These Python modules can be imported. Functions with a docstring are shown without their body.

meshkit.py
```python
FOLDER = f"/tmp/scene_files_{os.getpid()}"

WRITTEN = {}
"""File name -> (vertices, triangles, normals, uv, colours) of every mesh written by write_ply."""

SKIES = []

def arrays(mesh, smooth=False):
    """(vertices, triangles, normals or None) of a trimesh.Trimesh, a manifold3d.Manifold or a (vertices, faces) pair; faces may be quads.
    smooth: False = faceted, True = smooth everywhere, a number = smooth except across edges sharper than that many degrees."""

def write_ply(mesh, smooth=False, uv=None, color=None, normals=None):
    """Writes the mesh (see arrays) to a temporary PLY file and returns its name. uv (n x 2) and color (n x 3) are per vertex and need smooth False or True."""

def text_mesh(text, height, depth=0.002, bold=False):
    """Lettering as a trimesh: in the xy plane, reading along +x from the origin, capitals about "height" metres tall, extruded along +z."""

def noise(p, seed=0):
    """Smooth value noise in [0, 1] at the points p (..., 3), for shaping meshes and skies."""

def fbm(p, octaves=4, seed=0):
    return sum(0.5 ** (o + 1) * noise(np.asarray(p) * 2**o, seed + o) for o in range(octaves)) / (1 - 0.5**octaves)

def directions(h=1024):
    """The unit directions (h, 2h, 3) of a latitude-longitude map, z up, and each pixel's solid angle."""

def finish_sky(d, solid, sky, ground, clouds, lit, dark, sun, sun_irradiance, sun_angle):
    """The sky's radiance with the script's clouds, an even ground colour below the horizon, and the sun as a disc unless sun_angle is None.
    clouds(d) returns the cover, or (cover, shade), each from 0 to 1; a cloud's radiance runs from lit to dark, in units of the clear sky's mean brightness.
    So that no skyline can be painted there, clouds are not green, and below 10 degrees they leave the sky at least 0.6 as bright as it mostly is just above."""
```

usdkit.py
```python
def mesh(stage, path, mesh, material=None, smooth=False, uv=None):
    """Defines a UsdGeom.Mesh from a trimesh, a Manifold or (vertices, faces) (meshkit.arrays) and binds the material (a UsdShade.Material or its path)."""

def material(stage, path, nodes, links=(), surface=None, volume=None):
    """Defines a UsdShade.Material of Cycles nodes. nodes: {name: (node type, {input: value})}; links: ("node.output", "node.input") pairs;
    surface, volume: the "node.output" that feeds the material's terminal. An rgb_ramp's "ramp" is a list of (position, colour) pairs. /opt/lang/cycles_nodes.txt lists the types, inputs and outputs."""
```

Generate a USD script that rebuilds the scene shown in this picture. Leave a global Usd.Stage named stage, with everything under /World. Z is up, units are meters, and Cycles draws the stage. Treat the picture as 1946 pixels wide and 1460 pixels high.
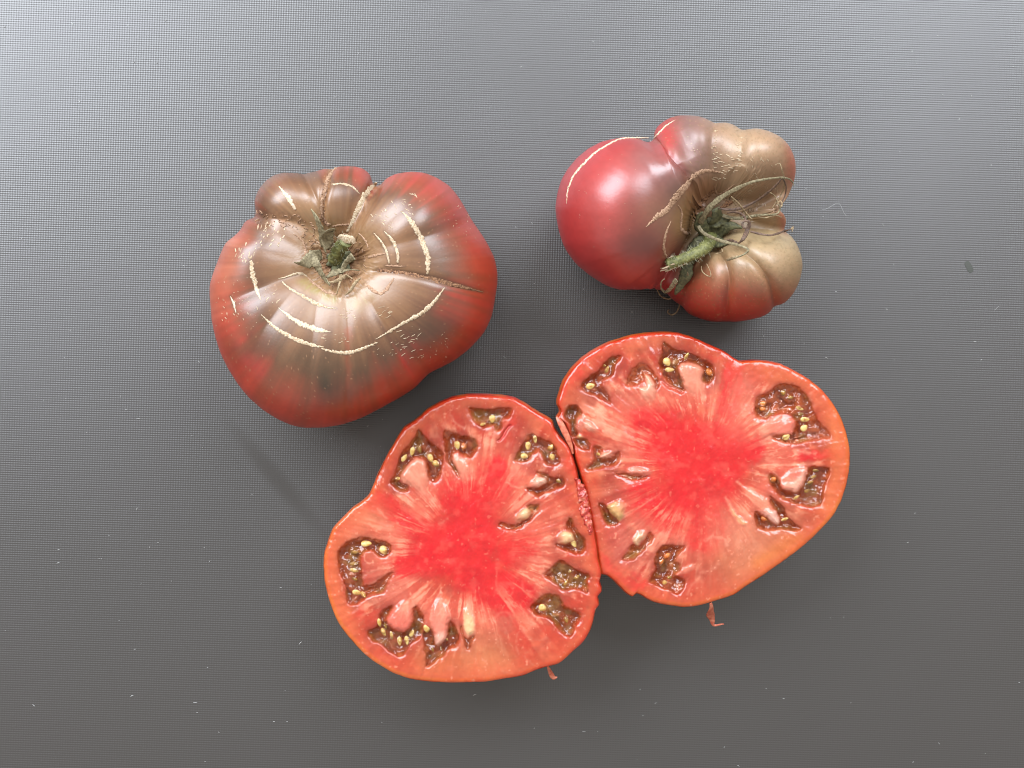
import math, random
import numpy as np
from scipy.interpolate import LinearNDInterpolator, NearestNDInterpolator, RectBivariateSpline, CubicSpline
from scipy.spatial import Delaunay
import usdkit, meshkit
from pxr import Usd, UsdGeom, UsdLux, UsdShade, Gf, Sdf, Vt

stage = Usd.Stage.CreateInMemory()
UsdGeom.SetStageUpAxis(stage, 'Z'); UsdGeom.SetStageMetersPerUnit(stage, 1.0)
UsdGeom.Xform.Define(stage, '/World')
rng = np.random.default_rng(7)

# ------------------------------------------------------------------ camera and light
H, PX = 0.36, 6000.0                       # camera height above the mat (m); photo pixels per metre on the mat
cam = UsdGeom.Camera.Define(stage, '/World/camera')
cam.AddTranslateOp().Set(Gf.Vec3d(0, 0, H))
cam.CreateHorizontalApertureAttr(36.0); cam.CreateFocalLengthAttr(36.0 * H / (1946 / PX))
cam.CreateClippingRangeAttr(Gf.Vec2f(0.01, 50)); cam.CreateExposureAttr(0.35)

def aim(prim, eye, target):
    m = Gf.Matrix4d().SetLookAt(Gf.Vec3d(*eye), Gf.Vec3d(*target), Gf.Vec3d(0, 0, 1)).GetInverse()
    UsdGeom.Xformable(prim).AddTransformOp().Set(m)
def rect(name, eye, target, w, h, inten, col):
    l = UsdLux.RectLight.Define(stage, '/World/' + name)
    l.CreateWidthAttr(w); l.CreateHeightAttr(h); l.CreateIntensityAttr(inten); l.CreateColorAttr(Gf.Vec3f(*col))
    aim(l, eye, target)
rect('window_light', (-0.78, 0.86, 1.05), (0.0, 0.0, 0.0), 1.35, 0.85, 11.8, (0.91, 0.98, 1.08))
rect('second_window_light', (0.62, 0.88, 1.05), (0.0, 0.0, 0.0), 0.8, 0.8, 11.0, (0.91, 0.98, 1.08))
dome = UsdLux.DomeLight.Define(stage, '/World/room_light')
dome.CreateIntensityAttr(0.21); dome.CreateColorAttr(Gf.Vec3f(1.0, 0.93, 0.86))

# ------------------------------------------------------------------ helpers
def Z(x0, y0, k):
    return lambda *pts: np.array([(x0 + a / k, y0 + b / k) for a, b in pts], float)
Za, Zc = Z(380, 300, 2.755), Z(540, 380, 7.3)
Zb, Zd = Z(1040, 200, 3.317), Z(1220, 300, 4.5625)
Zl, Zr = Z(600, 740, 2.561), Z(1040, 620, 2.4746)
Z1, Z2, Z3, Z4 = (Z(x, y, 5.2143) for x, y in ((610, 740), (870, 740), (610, 1020), (870, 1020)))
Z5, Z6, Z7, Z8 = (Z(x, y, 5.0345) for x, y in ((1050, 625), (1335, 670), (1100, 910), (1340, 910)))

def un(p, z):
    p = np.asarray(p, float); k = (H - np.asarray(z, float)) / H / PX
    return np.stack([(p[..., 0] - 973) * k, (730 - p[..., 1]) * k, np.broadcast_to(z, p.shape[:-1])], -1)
def pj(v):
    k = H / (H - v[..., 2]) * PX
    return np.stack([973 + v[..., 0] * k, 730 - v[..., 1] * k], -1)
def lin(r, g, b):
    c = np.array([r, g, b], float) / 255
    return np.where(c < 0.04045, c / 12.92, ((c + 0.055) / 1.055) ** 2.4)
def ss(a, b, x):
    t = np.clip((x - a) / (b - a), 0, 1); return t * t * (3 - 2 * t)
def mixc(c, d, t):
    return c + (np.asarray(d) - c) * np.asarray(t)[..., None]
def n2(p, s, seed=0, oc=3):                # noise over photo-scale coordinates, 0..1
    q = np.concatenate([p / s, np.full(p.shape[:-1] + (1,), 0.37 + seed)], -1)
    return meshkit.fbm(q, oc, seed)
def segdist(P, poly, closed=False):
    d = np.full(len(P), 1e9); t = np.zeros(len(P)); n = len(poly)
    for i in range(n if closed else n - 1):
        a, b = poly[i], poly[(i + 1) % n]; ab = b - a
        u = np.clip(((P - a) @ ab) / max(ab @ ab, 1e-12), 0, 1)
        q = P - a - u[:, None] * ab; e = np.hypot(q[:, 0], q[:, 1])
        m = e < d; d[m] = e[m]; t[m] = (i + u[m]) / max(n - 1, 1)
    return d, t
def inside(P, poly):
    r = np.zeros(len(P), bool); x, y = P[:, 0], P[:, 1]
    for (ax, ay), (bx, by) in zip(poly, np.roll(poly, -1, 0)):
        if ay == by: continue
        c = ((ay > y) != (by > y)) & (x < (bx - ax) * (y - ay) / (by - ay) + ax); r ^= c
    return r
def sdist(P, poly, pad=30):                # signed distance, negative inside; 'pad' outside the polygon's neighbourhood
    out = np.full(len(P), float(pad)); lo, hi = poly.min(0) - pad, poly.max(0) + pad
    m = ((P > lo) & (P < hi)).all(1)
    if m.any():
        d, _ = segdist(P[m], poly, True); out[m] = np.where(inside(P[m], poly), -d, d)
    return out
def smooth_closed(poly, n, k=2):
    poly = np.asarray(poly, float); q = np.vstack([poly, poly[:1]])
    s = np.r_[0, np.cumsum(np.hypot(*np.diff(q, axis=0).T))]
    cs = CubicSpline(s, q, bc_type='periodic'); c = cs(np.linspace(0, s[-1], n, endpoint=False))
    l = np.stack([np.interp(np.linspace(0, s[-1], n, endpoint=False), s, q[:, i]) for i in (0, 1)], 1)
    return 0.6 * c + 0.4 * l
def curve(pts, n, extra=None):
    pts = np.asarray(pts, float); s = np.r_[0, np.cumsum(np.linalg.norm(np.diff(pts, axis=0), axis=1))]
    t = np.linspace(0, s[-1], n)
    c = CubicSpline(s, pts)(t) if len(pts) > 2 else np.stack([np.interp(t, s, pts[:, i]) for i in range(pts.shape[1])], 1)
    l = np.stack([np.interp(t, s, pts[:, i]) for i in range(pts.shape[1])], 1)
    c = 0.7 * c + 0.3 * l
    if extra is None: return c
    return c, np.interp(t, np.interp(np.linspace(0, 1, len(extra)), np.linspace(0, 1, len(s)), s), extra)
def grid_faces(nr, nt, wrap=True):
    i, j = np.meshgrid(np.arange(nr - 1), np.arange(nt if wrap else nt - 1), indexing='ij')
    a, b = i * nt + j, i * nt + (j + 1) % nt; c, d = (i + 1) * nt + (j + 1) % nt, (i + 1) * nt + j
    return np.vstack([np.stack([a, d, c], -1).reshape(-1, 3), np.stack([a, c, b], -1).reshape(-1, 3)])
def tube(P, N, w, th, sides=8):
    """flattened elliptical tube along P with surface normals N: half width w, half thickness th; pointed ends closed"""
    P = np.asarray(P, float); n = len(P); T = np.gradient(P, axis=0); T /= np.linalg.norm(T, axis=1, keepdims=True) + 1e-12
    N = np.broadcast_to(np.asarray(N, float), P.shape); S = np.cross(N, T); S /= np.linalg.norm(S, axis=1, keepdims=True) + 1e-12
    M = np.cross(T, S); a = np.arange(sides) * 2 * math.pi / sides
    w, th = np.broadcast_to(w, n), np.broadcast_to(th, n)
    v = P[:, None] + (w[:, None] * np.cos(a))[..., None] * S[:, None] + (th[:, None] * np.sin(a))[..., None] * M[:, None]
    f = grid_faces(n, sides)[:, ::-1]
    v = np.vstack([v.reshape(-1, 3), P[:1], P[-1:]]); k = n * sides; j = np.arange(sides); jn = (j + 1) % sides
    f = np.vstack([f, np.stack([np.full(sides, k), jn, j], 1), np.stack([np.full(sides, k + 1), (n - 1) * sides + j, (n - 1) * sides + jn], 1)])
    return v, f
def join(parts):
    V, F, o = [], [], 0
    for v, f in parts: V.append(v); F.append(f + o); o += len(v)
    return np.vstack(V), np.vstack(F)

used = {}
def free(path):
    used[path] = used.get(path, -1) + 1
    return path if used[path] == 0 else f'{path}_{used[path]:03d}'
def data(prim, **kw):
    for k, v in kw.items(): prim.SetCustomDataByKey(k, v)
def thing(name, label, cat, group=None):
    x = UsdGeom.Xform.Define(stage, free('/World/' + name)); data(x.GetPrim(), label=label, category=cat)
    if group: data(x.GetPrim(), group=group)
    return str(x.GetPath())
def part(parent, name, mesh, mat, smooth=True, col=None, label=None, attrs=None, kind=None):
    m = usdkit.mesh(stage, free(parent + '/' + name), mesh, mat, smooth=smooth)
    api = UsdGeom.PrimvarsAPI(m)
    if col is not None:
        api.CreatePrimvar('col', Sdf.ValueTypeNames.Color3fArray, 'vertex').Set(Vt.Vec3fArray.FromNumpy(np.ascontiguousarray(np.clip(col * KA, 0, 1), np.float32)))
    for k, a in (attrs or {}).items():
        api.CreatePrimvar(k, Sdf.ValueTypeNames.FloatArray, 'vertex').Set(Vt.FloatArray.FromNumpy(np.ascontiguousarray(a, np.float32)))
    if label: data(m.GetPrim(), label=label)
    if kind: data(m.GetPrim(), kind=kind)
    return str(m.GetPath())

# ------------------------------------------------------------------ materials
KA = 0.56          # all base colours below are written as they look in the photograph; this brings them to surface reflectance
def mat(name, nodes, links=(), surface='p.BSDF'):
    return usdkit.material(stage, '/World/Looks/' + name, nodes, links, surface=surface)

def plain(name, c1, c2, scale=900, rough=0.6, bump=0.3, dist=0.0003, **kw):
    return mat(name, {'g': ('geometry', {}), 'n': ('noise_texture', {'scale': scale, 'detail': 4.0}),
                      'r': ('rgb_ramp', {'ramp': [(0.35, tuple(np.array(c1) * KA)), (0.65, tuple(np.array(c2) * KA))]}),
                      'b': ('bump', {'strength': bump, 'distance': dist}), 'p': ('principled_bsdf', {'roughness': rough, **kw})},
               [('g.position', 'n.vector'), ('n.fac', 'r.fac'), ('r.color', 'p.base_color'), ('n.fac', 'b.height'), ('b.normal', 'p.normal')])
def painted(name, rough, bump, dist, scale, **kw):
    return mat(name, {'a': ('attribute', {'attribute': 'col'}), 'g': ('geometry', {}), 'n': ('noise_texture', {'scale': scale, 'detail': 3.0}),
                      'w': ('attribute', {'attribute': 'rough'}),
                      'b': ('bump', {'strength': bump, 'distance': dist}), 'p': ('principled_bsdf', {'roughness': rough, **kw})},
               [('a.color', 'p.base_color'), ('g.position', 'n.vector'), ('n.fac', 'b.height'), ('b.normal', 'p.normal'), ('w.fac', 'p.roughness')])
M = {}
M['skin'] = painted('tomato_skin', 0.33, 0.12, 0.0002, 1500, subsurface_weight=0.05, subsurface_scale=0.002, subsurface_radius=(1, 0.4, 0.3), specular_ior_level=0.7)
M['flesh'] = painted('tomato_flesh', 0.35, 0.14, 0.0004, 700, subsurface_weight=0.15, subsurface_scale=0.0018, subsurface_radius=(1, 0.35, 0.25), specular_ior_level=0.5)
M['cork_pale'] = plain('pale_cork', lin(186, 154, 116), lin(238, 218, 186), 2600, 0.7, 0.5)
M['cork_white'] = plain('white_cork', lin(214, 186, 150), lin(242, 224, 198), 2200, 0.65, 0.4)
M['cork_tan'] = plain('tan_cork', lin(150, 108, 80), lin(214, 174, 140), 2400, 0.75, 0.6)
M['cork_brown'] = plain('brown_cork', lin(104, 66, 42), lin(190, 140, 100), 2000, 0.8, 0.7, 0.0005)
M['stem_green'] = plain('green_stem', lin(96, 100, 50), lin(150, 150, 88), 1400, 0.6, 0.5)
M['calyx_green'] = plain('dull_green_calyx', lin(74, 74, 46), lin(120, 118, 78), 1200, 0.7, 0.6)
M['sepal_grey'] = plain('grey_green_sepal', lin(112, 100, 70), lin(172, 158, 122), 1600, 0.7, 0.6)
M['sepal_brown'] = plain('dried_brown_sepal', lin(82, 60, 46), lin(132, 102, 82), 1600, 0.7, 0.5)
M['sepal_tan'] = plain('dried_tan_sepal', lin(140, 116, 84), lin(196, 170, 130), 1800, 0.7, 0.5)
M['hair'] = plain('plant_hair', lin(190, 190, 150), lin(225, 225, 200), 800, 0.5, 0.0)
M['seed'] = plain('yellow_seed', lin(214, 160, 78), lin(244, 206, 130), 700, 0.35, 0.25, subsurface_weight=0.2, subsurface_scale=0.001)
M['seed_dim'] = plain('olive_seed', lin(150, 108, 40), lin(196, 150, 62), 700, 0.35, 0.25)
M['seed_orange'] = plain('orange_seed', lin(208, 100, 34), lin(236, 150, 64), 700, 0.35, 0.25)
M['gel'] = mat('seed_gel', {'t': ('transparent_bsdf', {'color': (0.95, 0.88, 0.78)}), 's': ('glossy_bsdf', {'color': (1, 1, 1), 'roughness': 0.06}),
                            'f': ('fresnel', {'IOR': 1.42}), 'm': ('mix_closure', {})},
               [('f.fac', 'm.fac'), ('t.BSDF', 'm.closure1'), ('s.BSDF', 'm.closure2')], 'm.closure')
M['dust'] = plain('pale_dust', (0.6, 0.6, 0.58), (0.75, 0.75, 0.72), 500, 0.8, 0.0)
M['shred'] = plain('peel_shred', lin(196, 84, 56), lin(232, 140, 108), 900, 0.4, 0.4)

# woven grey mat: fine ribs across, finer beads along them; a smoother worn streak
tp = 2 * math.pi
M['mat'] = mat('woven_grey_mat', {
    'g': ('geometry', {}), 'rot': ('mapping', {'rotation': (0, 0, 0.035)}), 'x': ('separate_xyz', {}),
    'ym': ('math', {'math_type': 'multiply', 'value2': tp / (4.2 / PX)}), 'ys': ('math', {'math_type': 'sine'}),
    'xm': ('math', {'math_type': 'multiply', 'value2': tp / (4.7 / PX)}), 'xs': ('math', {'math_type': 'sine'}),
    'ln': ('noise_texture', {'scale': 22.0, 'detail': 1.0}),
    'lr': ('map_range', {'range_type': 'smoothstep', 'value': 0.5, 'from_min': 0.38, 'from_max': 0.62, 'to_min': 0.75, 'to_max': 1.0}),
    'xa': ('math', {'math_type': 'multiply'}), 'h': ('math', {'math_type': 'add'}),
    'fine': ('noise_texture', {'scale': 2500.0, 'detail': 2.0}), 'h2': ('math', {'math_type': 'multiply_add', 'value2': 0.5}),
    'st': ('mapping', {'mapping_type': 'texture', 'location': (-0.0745, -0.0300, 0), 'rotation': (0, 0, -0.86), 'scale': (0.031, 0.0044, 1)}), 'sg': ('gradient_texture', {'gradient_type': 'spherical'}),
    'sm': ('map_range', {'range_type': 'smoothstep', 'value': 0.0, 'from_min': 0.0, 'from_max': 0.9, 'to_min': 1.0, 'to_max': 0.1}), 'rr': ('math', {'math_type': 'multiply_add', 'value2': 0.08, 'value3': 0.33}), 'hs': ('math', {'math_type': 'multiply'}),
    'big': ('noise_texture', {'scale': 9.0, 'detail': 3.0}),
    'cr': ('rgb_ramp', {'ramp': [(0.3, (0.0172, 0.0152, 0.0138)), (0.7, (0.0198, 0.0177, 0.0162))]}),
    'hc': ('map_range', {'value': 0.0, 'from_min': -1.6, 'from_max': 1.8, 'to_min': 0.9, 'to_max': 1.1}),
    'cm': ('mix_color', {'blend_type': 'multiply', 'fac': 1.0, 'use_clamp': False}),
    'b': ('bump', {'strength': 0.165, 'distance': 0.00010}),
    'p': ('principled_bsdf', {'roughness': 0.41, 'specular_ior_level': 1.0})},
    [('g.position', 'rot.vector'), ('rot.vector', 'x.vector'), ('x.y', 'ym.value1'), ('ym.value', 'ys.value1'), ('x.x', 'xm.value1'), ('xm.value', 'xs.value1'),
     ('g.position', 'ln.vector'), ('ln.fac', 'lr.value'), ('xs.value', 'xa.value1'), ('lr.result', 'xa.value2'), ('ys.value', 'h.value1'), ('xa.value', 'h.value2'), ('g.position', 'st.vector'), ('st.vector', 'sg.vector'), ('sg.fac', 'sm.value'), ('h.value', 'hs.value1'), ('sm.result', 'hs.value2'), ('sm.result', 'rr.value1'), ('rr.value', 'p.roughness'),
     ('g.position', 'fine.vector'), ('fine.fac', 'h2.value1'), ('hs.value', 'h2.value3'), ('h2.value', 'b.height'), ('b.normal', 'p.normal'),
     ('g.position', 'big.vector'), ('big.fac', 'cr.fac'), ('hs.value', 'hc.value'), ('cr.color', 'cm.a'), ('hc.result', 'cm.b'), ('cm.result', 'p.base_color')])
M['worn'] = plain('worn_smooth_patch', (0.095, 0.098, 0.086), (0.105, 0.108, 0.096), 60, 0.9, 0.0, specular_ior_level=0.15)

# ------------------------------------------------------------------ the mat
sx = UsdGeom.Xform.Define(stage, free('/World/table_surface')); SURF = str(sx.GetPath())
data(sx.GetPrim(), label='dark grey finely ribbed mat covering the table under the tomatoes', category='table mat', kind='structure')
def slab(x0, y0, x1, y1, z0, z1):
    import trimesh
    b = trimesh.creation.box((x1 - x0, y1 - y0, z1 - z0)); b.apply_translation(((x0 + x1) / 2, (y0 + y1) / 2, (z0 + z1) / 2)); return b
part(SURF, 'woven_mat', slab(-0.45, -0.4, 0.45, 0.4, -0.004, 0), M['mat'], smooth=False)
def patch(outline, z0, z1):
    p = smooth_closed(outline, 40); c = p.mean(0); n = len(p)
    v = np.vstack([un(p, z0), un(c + (p - c) * 0.9, z1), un(c[None], z1)]); j = np.arange(n); jn = (j + 1) % n
    f = np.vstack([np.stack([j, n + j, n + jn], 1), np.stack([j, n + jn, jn], 1), np.stack([np.full(n, 2 * n), n + jn, n + j], 1)])
    return v, f
part(SURF, 'damp_mark', patch([(1834, 498), (1840, 496), (1846, 503), (1850, 512), (1848, 518), (1842, 519), (1837, 511), (1833, 503)], 0.00002, 0.00012), M['worn'],
     label='small oval dark mark on the mat at far right')

specks = []
for i in range(210):
    p = rng.uniform((0, 0), (1946, 1460)); L = rng.gamma(1.5, 0.7) + 0.5; a = rng.normal(0, 0.7)
    w = 0.35 + 0.3 * rng.random(); z = 0.00015
    q = np.array([p - L * np.array([math.cos(a), math.sin(a)]), p, p + L * np.array([math.cos(a + .2), math.sin(a + .2)])])
    specks.append(tube(un(q, z), (0, 0, 1), np.array([0.4, 1, 0.4]) * w / PX, 0.00008, 4))
for pl in ([(1562, 398), (1580, 392), (1594, 386), (1600, 396), (1608, 410)], [(1890, 590), (1898, 582)]):
    c = curve(pl, 10); specks.append(tube(un(c, 0.00015), (0, 0, 1), 0.2 / PX, 0.00004, 4))
d = usdkit.mesh(stage, free('/World/dust'), join(specks), M['dust'], smooth=False)
data(d.GetPrim(), label='tiny pale dust specks and fibres scattered over the grey mat', category='dust', kind='stuff')

# ------------------------------------------------------------------ whole tomatoes
def build_body(lobes, centre, zc, outline, k=0.0022, NT=720, NP=300, creases=(), dips=(), zmin=0.0):
    """lobes: (px, py, rx_px, ry_px, rot_deg, z_centre, r_z) -> star-shaped surface about 'centre', its silhouette fitted to 'outline' (photo pixels)"""
    C = un(np.array(centre), zc)
    L = []
    for px, py, rx, ry, rot, z, rz in lobes:
        kk = (H - z) / H / PX; L.append((un(np.array((px, py)), z) - C, np.array([rx * kk, ry * kk, rz]), math.radians(rot)))
    def sdf(P):
        acc = 0
        for c, r, a in L:
            q = P - c; q = np.stack([q[..., 0] * math.cos(a) + q[..., 1] * math.sin(a), -q[..., 0] * math.sin(a) + q[..., 1] * math.cos(a), q[..., 2]], -1)
            k0 = np.linalg.norm(q / r, axis=-1); k1 = np.linalg.norm(q / r ** 2, axis=-1) + 1e-9
            acc = acc + np.exp(np.clip(-(k0 * (k0 - 1) / k1) / k, -60, 60))
        return -k * np.log(acc + 1e-30)
    nt, npp = 240, 120
    th, ph = np.arange(nt) * 2 * math.pi / nt, np.linspace(0.001, math.pi - 0.001, npp)
    D = lambda T, Pp: np.stack(np.broadcast_arrays(np.sin(Pp) * np.cos(T), np.sin(Pp) * np.sin(T), np.cos(Pp)), -1)
    Dm = D(th[None], ph[:, None]); hi = np.full((npp, nt), 0.075); found = np.zeros((npp, nt), bool); lo = np.zeros((npp, nt))
    for t in np.linspace(0.075, 0.004, 42):
        s = sdf(Dm * t); new = (~found) & (s < 0); lo[new] = t; hi[new] = t + 0.075 / 41; found |= new
    for _ in range(9):
        mid = (lo + hi) / 2; s = sdf(Dm * mid[..., None]) < 0; lo = np.where(s, mid, lo); hi = np.where(s, hi, mid)
    r = (lo + hi) / 2
    pad = 6; sp = RectBivariateSpline(ph, np.r_[th[-pad:] - 2 * math.pi, th, th[:pad] + 2 * math.pi], np.hstack([r[:, -pad:], r, r[:, :pad]]), s=0)
    T = np.arange(NT) * 2 * math.pi / NT; u = np.linspace(0, 1, NP); Pf = 0.001 + (math.pi - 0.002) * np.where(u < 0.8, u / 0.8 * 0.66, 0.66 + (u - 0.8) / 0.2 * 0.34)
    R = sp(Pf, T); V = D(T[None], Pf[:, None]) * R[..., None] + C
    tgt = smooth_closed(outline, 900); cpx = pj(C)
    ta = np.arctan2(-(tgt[:, 1] - cpx[1]), tgt[:, 0] - cpx[0]); tr = np.hypot(*(tgt - cpx).T)
    bins = np.arange(-math.pi, math.pi, 2 * math.pi / 360)
    def prof(a, rr):
        ib = ((a + math.pi) / (2 * math.pi) * 360).astype(int) % 360; o = np.zeros(360); np.maximum.at(o, ib, rr)
        z = o == 0; o[z] = np.interp(bins[z], bins[~z], o[~z], period=2 * math.pi); return o
    T0 = prof(ta, tr)
    from scipy.ndimage import gaussian_filter1d
    for it in range(5):
        p = pj(V); a = np.arctan2(-(p[..., 1] - cpx[1]), p[..., 0] - cpx[0]); rr = np.hypot(p[..., 0] - cpx[0], p[..., 1] - cpx[1])
        s = gaussian_filter1d(T0 / prof(a.ravel(), rr.ravel()), 1.5 if it < 4 else 0.8, mode='wrap')
        sc = np.interp(a, bins + math.pi / 360, s, period=2 * math.pi)
        w = ss(0.0, 0.55, rr / np.interp(a, bins, T0, period=2 * math.pi)); sc = 1 + (sc - 1) * w
        V[..., :2] = C[:2] + (V[..., :2] - C[:2]) * sc[..., None]
    v = V.reshape(-1, 3); f = grid_faces(NP, NT)
    up = ss(-0.3, 0.3, (v[:, 2] - zc) / 0.02 + 0.2)
    _, _, n = meshkit.arrays((v, f), True)
    P = pj(v); disp = np.zeros(len(v))
    for pts, w, depth in creases:
        d, t = segdist(P, curve(pts, 24)); fall = np.sin(math.pi * np.clip(0.08 + 0.86 * t, 0, 1)) ** 0.5
        disp -= depth * np.exp(-np.abs(d / w) ** 1.5) * fall
    v = v + n * (disp * up)[:, None]
    for (qx, qy), rad, depth in dips:
        d = np.hypot(P[:, 0] - qx, P[:, 1] - qy); v[:, 2] -= depth * np.exp(-(d / rad) ** 2) * up
    v[:, 2] = np.where(v[:, 2] < zmin + 0.001, zmin + 0.001 * np.exp((v[:, 2] - zmin - 0.001) / 0.004) , v[:, 2])   # rests on the mat
    return v, f

class Surface:
    def __init__(s, v, f):
        _, _, n = meshkit.arrays((v, f), True); P = pj(v); eye = np.array([0, 0, H]) - v; eye /= np.linalg.norm(eye, axis=1, keepdims=True)
        m = np.nonzero((n * eye).sum(1) > 0.12)[0][::3]
        s.tri = Delaunay(P[m]); val = np.hstack([v[m], n[m]])
        s.li, s.ne = LinearNDInterpolator(s.tri, val), NearestNDInterpolator(P[m], val)
    def __call__(s, p):
        p = np.atleast_2d(p); a = s.li(p); b = s.ne(p); a = np.where(np.isnan(a), b, a)
        n = a[:, 3:]; return a[:, :3], n / np.linalg.norm(n, axis=1, keepdims=True)

def scar(surf, pts, widths, rise=0.00022, jag=0.18, seed=0, n=None):
    """a raised corky line lying on the skin; widths are full widths in photo pixels"""
    L = np.hypot(*np.diff(pts, axis=0).T).sum(); n = n or max(8, int(L / 2.2))
    c, w = curve(pts, n, widths); r = np.random.default_rng(seed + 11)
    t = np.gradient(c, axis=0); t /= np.hypot(*t.T)[:, None] + 1e-9; nn = np.stack([-t[:, 1], t[:, 0]], 1)
    c = c + nn * (r.normal(0, 1, n) * 0.10 * w)[:, None]; w = w * (1 + jag * r.normal(0, 1, n)).clip(0.4, 1.7)
    p, nm = surf(c); k = (H - p[:, 2]) / H / PX
    return tube(p - nm * 0.00004, nm, w * 0.5 * k, np.minimum(rise * (0.7 + 0.6 * r.random(n)), w * 0.5 * k + 0.00003), 8)

def flecks(surf, spots, rise=0.00012):
    out = []
    for x, y, l, w, a in spots:
        dv = np.array([math.cos(a), math.sin(a)]) * l / 2; q = np.array([(x, y) - dv, (x, y) - dv * .4, (x, y) + dv * .4, (x, y) + dv])
        p, nm = surf(q); k = (H - p[:, 2]) / H / PX
        out.append(tube(p - nm * 0.00003, nm, np.array([.25, .5, .45, .2]) * w * k, rise, 6))
    return join(out)

def sepal(surf, pts, widths, lifts, th=0.00018, n=26, z=None, twist=0.0, seed=0):
    """a thin dried strip; pts photo pixels, widths full px, lifts metres above the skin (or absolute z list)"""
    c, w = curve(pts, n, widths); _, l = curve(pts, n, lifts)
    if z: zz = l
    else: zz = surf(c)[0][:, 2] + l
    r = np.random.default_rng(seed + 5); P = un(c, zz); k = (H - zz) / H / PX
    ang = twist * np.linspace(0, 1, n) + 0.35 * np.sin(np.linspace(0, 5, n) + seed); T = np.gradient(P, axis=0); T /= np.linalg.norm(T, axis=1, keepdims=True)
    up = np.array([0, 0, 1.0]); S = np.cross(up, T); S /= np.linalg.norm(S, axis=1, keepdims=True) + 1e-9
    N = np.cross(T, S) * np.cos(ang)[:, None] + S * np.sin(ang)[:, None]
    w = w * (1 + 0.10 * r.normal(0, 1, n)).clip(0.5, 1.5)
    return tube(P, N, 0.5 * w * k, np.minimum(th, 0.5 * w * k + 0.00004), 8)

def hairs(P, R, count, length, seed):
    r = np.random.default_rng(seed); out = []
    for i in range(count):
        j = r.integers(1, len(P) - 1); d = r.normal(0, 1, 3); t = P[j + 1] - P[j - 1]; t /= np.linalg.norm(t); d -= t * (d @ t); d /= np.linalg.norm(d)
        if d[2] < -0.3: d[2] *= -1
        a = P[j] + d * R[j] * 0.92; b = a + (d + r.normal(0, .3, 3)) * length * r.uniform(.4, 1)
        out.append(tube(np.array([a, (a + b) / 2 + r.normal(0, .00006, 3), b]), (0.3, 0.2, 0.9), np.array([.00005, .00004, .00002]), np.array([.00005, .00004, .00002]), 3))
    return join(out)

def ramp(x, stops):
    xs = [s[0] for s in stops]; cs = np.array([s[1] for s in stops]); return np.stack([np.interp(x, xs, cs[:, i]) for i in range(3)], -1)

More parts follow.
